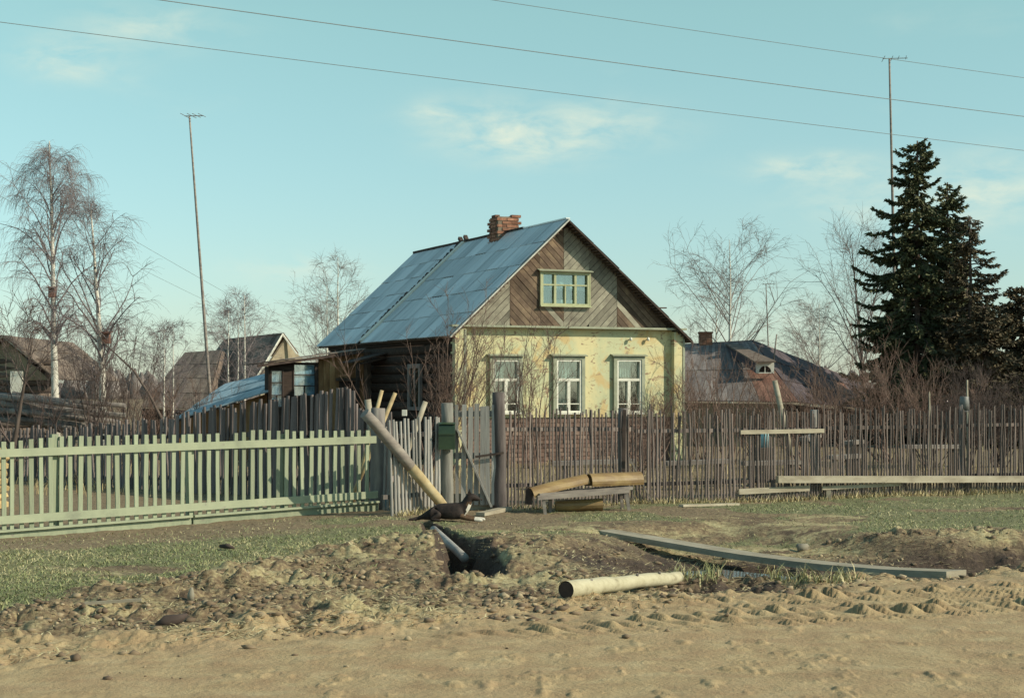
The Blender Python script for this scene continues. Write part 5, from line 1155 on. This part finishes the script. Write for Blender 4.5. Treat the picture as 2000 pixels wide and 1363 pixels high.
bare_tree('birch_tree', 'second white birch right of the tallest one, forked higher up', 'tree', gp3(205, 40), ht(400, 40), .11, 103, M['birch'], M['twig_birch'], n1=32, n2=7, n3=10, lo=.28, spread=.24, ang=.62, droop=.12, tdroop=.8, tl=.42, lean=(-.3, 0), tr=.0034, top=.93)
for (px, Y, yt, r_, sd, lab, sp_) in ((320, 48, 640, .045, 110, 'slender young birch with a white stem left of the mast', .24), (338, 49, 625, .045, 111, 'thin young birch just right of the slender one near the fallen limb', .24),
                                (446, 56, 600, .05, 112, 'leftmost thin white birch in front of the brown barn', .26), (463, 57, 590, .045, 113, 'middle thin birch in front of the brown barn roof', .26), (478, 56, 570, .06, 114, 'brightest white birch stem in front of the barn gable', .28),
                                (640, 72, 545, .07, 115, 'pale bushy birch left of the pointed one behind the roof', .30), (660, 74, 490, .09, 116, 'pointed pale birch rising behind the left roof slope', .20), (617, 76, 590, .06, 117, 'small faint birch low behind the veranda roof', .30),
                                (1427, 62, 462, .095, 118, 'white stemmed birch behind the low grey house chimney', .34), (1398, 64, 540, .055, 119, 'thin grey birch leaning left of the white stemmed one', .30), (1600, 72, 585, .08, 120, 'distant bare tree with two stems left of the spruce', .32), (1585, 74, 640, .05, 121, 'faint low bare tree beyond the low grey roof', .40)):
    far = Y > 59
    bare_tree('birch_tree', lab, 'tree', gp3(px, Y), ht(yt, Y), r_, sd, M['birch'], M['twig_far'] if far else M['twig_birch'], n1=24, n2=6, n3=8, lo=.22, spread=sp_ * 1.25, ang=.85, droop=.05, tdroop=.3, tl=.052 * ht(yt, Y), tr=.0034 if not far else .0045, top=.96)
bare_tree('bare_tree', 'bare grey tree growing against the left side of the spruce', 'tree', gp3(1690, 58), ht(480, 58), .10, 130, M['bark'], M['twig_far'], n1=24, n2=7, n3=9, lo=.25, spread=.42, ang=.6, droop=-.1, tdroop=0, tl=.5, lean=(-.5, 0))
bare_tree('bare_tree', 'dark crooked apple tree at the left edge before the log house', 'tree', gp3(18, 30), ht(640, 30), .06, 131, M['bark'], M['twig_dark'], n1=14, n2=5, n3=6, lo=.15, spread=.55, ang=.7, droop=-.15, tdroop=0, tl=.25, lean=(.45, 0))
# leaning dead limb
a = P(262, 725, 38); b = P(318, 822, 38); MB().tube([a + Vector((-.8, 0, .75)), a, a.lerp(b, .5) + Vector((.02, 0, .03)), b, b + Vector((.3, 0, -.6))], [.012, .026, .032, .04, .045], 7).build('dead_limb', M['bark'], label='dark dead limb slanting down behind the old paling fence', cat='branch')
# birdhouses
for (px, py, Y, lab) in ((102, 571, 44.8, 'small red brown birdhouse high on the tallest birch'), (208, 660, 39.8, 'dark birdhouse on the second birch with a flat lid')):
    c = P(px, py, Y); bh = thing('birdhouse', lab, 'birdhouse', tuple(c)); s_ = .085
    MB().box((c.x - s_, c.y - .1, c.z - .14), (c.x + s_, c.y + .07, c.z + .12)).build('box', M['rust_roof'], bh)
    MB().slab([(c.x - s_ - .05, c.y - .16, c.z + .125), (c.x + s_ + .05, c.y - .16, c.z + .125), (c.x + s_ + .05, c.y + .09, c.z + .17), (c.x - s_ - .05, c.y + .09, c.z + .17)], .02).build('lid', M['rust_roof'], bh)
    MB().tube([(c.x, c.y - .098, c.z + .03), (c.x, c.y - .106, c.z + .03)], .025, 10).build('entrance_hole', M['tar'], bh)

def shrub(name, label, base, H, wid, seed, mat, stems=14, n2=6, n3=8, r0=.018, tl=.3, cat='bush', up=.35, tr=.0036):
    r = np.random.default_rng(seed); B0 = np.tile(np.array(base), (stems, 1)) + r.normal(0, wid * .08, (stems, 3)) * np.array([1, 1, 0])
    D = unit(np.stack([r.normal(0, wid / H * .55, stems), r.normal(0, wid / H * .5, stems), np.ones(stems)], -1)); Ls = H * (.65 + .4 * r.random(stems))
    B1 = offshoots(r, B0, D, Ls, 8, -.05, .07); R1 = np.outer(r0 * (.6 + .6 * r.random(stems)), np.linspace(1, .25, 8))
    P2, T2, t2 = pick(r, B1, n2, .25, 1); L2 = H * .36 * (1.1 - .7 * t2) * (.5 + r.random(len(P2))); B2 = offshoots(r, P2, side_dirs(r, T2, .6, up), L2, 5, -.1, .12); R2 = np.tile(np.maximum(r0 * .3, tr) * np.linspace(1, .5, 5), (len(P2), 1))
    P3, T3, t3 = pick(r, B2, n3, .1, 1); B3 = offshoots(r, P3, side_dirs(r, T3, .7, up * .4), tl * (.4 + r.random(len(P3))), 4, 0, .12); R3 = np.tile(tr * np.linspace(1, .5, 4), (len(P3), 1))
    root = thing(name, label, cat, tuple(base))
    V, Fc = bulk_tubes(B1, R1, 6); me = raw_mesh('stems', V - np.array(base), Fc, mat); o = bpy.data.objects.new('stems', me); COL.objects.link(o); o.parent = root
    V, Fc = join([bulk_tubes(B2, R2, 3), bulk_tubes(B3, R3, 3)]); me = raw_mesh('crown', V - np.array(base), Fc, mat); o = bpy.data.objects.new('crown', me); COL.objects.link(o); o.parent = root
for (px, Y, yt, wid, sd, mat, st, n2, n3, lab) in (
    (850, 33.5, 585, 2.3, 201, 'twig_red', 18, 8, 8, 'large reddish bare bush at the left corner of the house'),
    (905, 34.0, 640, .9, 202, 'twig_red', 8, 5, 7, 'narrow bare bush against the left end of the yellow wall'),
    (1035, 34.5, 665, .9, 203, 'twig_red', 10, 6, 9, 'brown bare bush between the first and second window'),
    (985, 34.8, 645, .6, 204, 'twig_dark', 5, 4, 6, 'thin tall bush in front of the first window'),
    (1275, 34.8, 760, 1.1, 205, 'twig_red', 12, 6, 8, 'sparse low bush under the third window'),
    (1365, 38, 700, 1.6, 206, 'twig_red', 13, 6, 8, 'dense purple brown bush just right of the house'),
    (1425, 36, 690, 1.4, 207, 'twig_red', 12, 5, 7, 'tangled bare bush in front of the grey board roof'),
    (1480, 35, 770, 1.2, 208, 'twig_red', 14, 6, 8, 'low bare bush beneath the dormer'),
    (1575, 34, 745, 1.3, 209, 'twig_red', 14, 6, 9, 'bare bush behind the light fence post'),
    (1660, 36, 715, 1.5, 210, 'twig_red', 13, 6, 8, 'purple brown bush at the right end of the low house'),
    (1735, 37, 660, 2.0, 211, 'twig_red', 18, 7, 8, 'biggest bare bush at the foot of the spruce'),
    (1810, 35, 735, 1.4, 212, 'twig_red', 18, 8, 10, 'bushy bare shrub behind the fence right of the biggest one'),
    (1880, 34, 745, 1.3, 213, 'twig_dark', 16, 8, 10, 'dark bare bush behind the grey pail'),
    (1945, 35, 740, 1.5, 214, 'twig_dark', 18, 8, 10, 'dark bare bush at the right picture edge'),
    (175, 35, 640, 1.5, 215, 'twig_dark', 15, 7, 8, 'dense dark bush around the foot of the second birch'),
    (240, 36, 650, 1.5, 216, 'twig_dark', 12, 6, 8, 'spreading dark bush with long arching twigs near the dead limb'),
    (75, 34, 700, 1.3, 217, 'twig_dark', 10, 5, 7, 'dark twiggy bush before the heap of grey poles'),
    (290, 40, 745, 1.6, 218, 'twig_red', 16, 7, 9, 'low brown bush under the barn roof at left'),
    (390, 42, 745, 1.4, 219, 'twig_red', 14, 6, 9, 'low yellowish bush below the left mast'),
    (1210, 27.5, 830, 1.0, 220, 'twig_red', 10, 6, 7, 'small bare bush behind the dark fence post')):
    b_ = gp3(px, Y); shrub('bare_bush', lab, b_, max(ht(yt, Y) - b_[2], .6), wid, sd, M[mat], st, n2, n3)
# weeds and withered stems in the yard beyond the fences
def ydens(X, Y): return np.full(len(X), 1.0) * (((Y > 25) & (X > -.2)) | (Y > 27)) * sm(fbm(X * .7, Y * .7, 3), .35, .6)
X, Y = scatter(9000, -3.4, 3.6, 23.5, 46, ydens); blades('yard_weeds', X, Y, .30, .012, .3, M['straw'], rg.random(len(X)) * .6, 'withered weeds and dead stalks in the yard behind the fences', 'weeds')

def spruce(label, base, H, R, seed, mat, lo=.05, nw=44, gap=.18, name='spruce_tree', dens=1.0, thin=False, asym=0):
    r = np.random.default_rng(seed); root = thing(name, label, 'tree', tuple(base)); b = np.array(base); t = np.linspace(0, 1, 8)
    MB().tube([(b[0] + r.normal(0, .01), b[1], b[2] + H * q) for q in t], [R * .045 * (1.1 - q) + .012 for q in t], 8).build('trunk', M['bark'], root, smooth=True)
    P0 = []; D0 = []; L0 = []
    for i in range(nw):
        f = lo + (1 - lo) * (i + r.random() * .5) / nw; nb = r.integers(5, 8)
        for k in range(nb):
            if r.random() < gap: continue
            az_ = r.random() * 2 * np.pi; L_ = R * ((1 - f) ** .60 + .05) * (.45 + .65 * r.random()) * (1 + asym * math.cos(az_)); P0.append(b + np.array([0, 0, H * f])); el_ = .35 * f - .12 + r.normal(0, .26)
            D0.append([math.cos(az_), math.sin(az_), el_]); L0.append(max(L_, .12))
    P0 = np.array(P0); D0 = unit(np.array(D0)); L0 = np.array(L0); n = len(P0)
    B1 = np.zeros((n, 8, 3)); B1[:, 0] = P0; d = D0.copy()
    for k in range(1, 8):
        d = unit(d + np.array([0, 0, -.13 if k < 5 else .20]) + r.normal(0, .10, (n, 3))); B1[:, k] = B1[:, k - 1] + d * (L0 / 7)[:, None]
    R1 = np.outer(.012 + .010 * L0, np.linspace(1, .25, 8)); V1, F1 = bulk_tubes(B1, R1, 4)
    me = raw_mesh('limbs', V1 - b, F1, M['bark']); o = bpy.data.objects.new('limbs', me); COL.objects.link(o); o.parent = root; o['kind'] = 'stuff'
    # needle sprays: flat ragged tufts along every limb
    cnt = np.maximum((L0 * 44 * dens).astype(int), 8); idx = np.repeat(np.arange(n), cnt); m = len(idx); u = (.12 + .88 * r.random(m) ** .8) * 7; i = np.minimum(u.astype(int), 6); fr = (u - i)[:, None]
    A_ = B1[idx, i]; Bq = B1[idx, i + 1]; c = A_ + (Bq - A_) * fr; T = unit(Bq - A_); sd = unit(np.cross(T, np.array([0, 0, 1.0]))); sg = np.where(r.random(m) < .5, -1, 1)[:, None]
    tipness = (1 - u / 7)[:, None]; out_ = unit(T * (.5 + .4 * r.random((m, 1))) + sd * sg * (.9 * r.random((m, 1))) + np.array([0, 0, -.75]) * r.random((m, 1)) + r.normal(0, .22, (m, 3)))
    ln = (.10 + .14 * r.random((m, 1))) * (.7 + .6 * tipness * np.minimum(L0[idx], 1.6)[:, None]); wv = unit(np.cross(out_, r.normal(0, 1, (m, 3)))) * ln * (.16 if not thin else .08) 
    up = unit(np.cross(out_, wv)) * ln * .12
    V = np.stack([c, c + out_ * ln * .35 + wv, c + out_ * ln * .7 + wv * .55 + up, c + out_ * ln, c + out_ * ln * .72 - wv * .6 - up, c + out_ * ln * .38 - wv], 1)
    Fc = (np.array([(0, 1, 2), (0, 2, 3), (0, 3, 4), (0, 4, 5)])[None] + (np.arange(m) * 6)[:, None, None]).reshape(-1, 3)
    me = raw_mesh('crown', V.reshape(-1, 3) - b, Fc, mat); o = bpy.data.objects.new('crown', me); COL.objects.link(o); o.parent = root
spruce('tallest dark spruce at the right with ragged tiers', gp3(1792, 50), ht(278, 50), 2.7, 301, M['needles'], dens=3.0, gap=.17, asym=-.12, nw=66)
spruce('second spruce top just right of the tallest one', gp3(1850, 52), ht(358, 52), 2.2, 302, M['needles'], dens=2.8, gap=.2, nw=60)
spruce('thin brownish spruce with sparse twigs at the right edge', gp3(1895, 49), ht(425, 49), 2.0, 303, M['needles_brown'], dens=2.2, gap=.2, thin=True)
spruce('low dense brownish spruce behind the pail', gp3(1920, 47), ht(600, 47), 2.3, 304, M['needles_brown'], dens=3.0, gap=.1)
spruce('short bushy spruce at the left foot of the tallest one', gp3(1745, 51), ht(590, 51), 1.7, 305, M['needles'], dens=3.0, gap=.2)
spruce('dark spruce cut by the right picture edge', gp3(1995, 52), ht(560, 52), 2.6, 306, M['needles_brown'], dens=2.6, gap=.15)

# things in the yard seen between the sticks
for (px, py, Y, wd_, ht_, mt, lab, cat) in ((1494, 858, 30, .24, .30, 'blue', 'pale blue tub standing in the yard behind the fence', 'tub'),):
    c = P(px, py, Y); n = 12; mb = MB(); mb.tube([(c.x, Y, c.z - ht_ / 2), (c.x, Y, c.z), (c.x + .01, Y, c.z + ht_ / 2)], [wd_ * .4, wd_ * .46, wd_ * .5 if cat == 'tub' else wd_ * .25], n).build(cat, M[mt], label=lab, cat=cat)
    MB().box((c.x - wd_ * .6, Y - .25, gz(c.x, Y) - .02), (c.x + wd_ * .6, Y + .25, c.z - ht_ / 2)).build('crate', M['dark_plank'], label='dark wooden crate under the ' + ('pale blue tub' if cat == 'tub' else 'rag bundle'), cat='crate')
for (p0, y0, p1, y1, Y, lab) in ((1300, 905, 1420, 900, 27, 'pale board lying in the yard just right of the house corner'), (1450, 905, 1560, 902, 28, 'pale board lying in the yard under the blue tub'), (1620, 893, 1680, 890, 29, 'short pale board in the yard right of the light post'), (1765, 872, 1880, 872, 30, 'long pale board on trestles in the yard at right'), (1080, 905, 1240, 900, 27, 'pale board lying behind the bench fence'), (1570, 858, 1595, 850, 30, 'small white board end left of the light post'), (1655, 865, 1678, 862, 30, 'small cream crate lid behind the right fence')):
    a = P(p0, y0, Y); b = P(p1, y1, Y + .2); tb = thing('trestle_board', lab, 'board', tuple(a)); MB().beam(a, b, .25, .07).build('board', M['grey_board'], tb)
    for q in (.15, .85):
        c = a.lerp(b, q); g = gz(c.x, c.y)
        if c.z - .05 - g > .05: MB().box((c.x - .05, c.y - .08, g - .02), (c.x + .05, c.y + .08, c.z - .046)).build('leg', M['dark_plank'], tb)
# far wood along the horizon
def farwood():
    r = np.random.default_rng(5); n = 1600; X = r.uniform(-420, 420, n); Y = 330 + r.random(n) * 60; H_ = 2.5 + 6 * r.random(n) ** 2 * fbm(X * .02, Y * .02, 3) * 1.6
    P0 = np.stack([X, Y, np.full(n, -.4)], -1); B = offshoots(r, P0, np.tile([0, 0, 1.0], (n, 1)), H_, 4, 0, .03); V, Fc = bulk_tubes(B, np.tile(np.array([1.8, 2.4, 1.6, .3]), (n, 1)) * (.6 + .6 * r.random((n, 1))), 5)
    me = raw_mesh('far_wood', V, Fc, M['twig_far']); o = bpy.data.objects.new('far_wood', me); COL.objects.link(o); tagit(o, 'faint line of distant bare woods on the horizon', 'woods', kind='stuff')
farwood()
bpy.context.view_layer.update()
print('objects', len(bpy.data.objects), 'sticks', cnt)
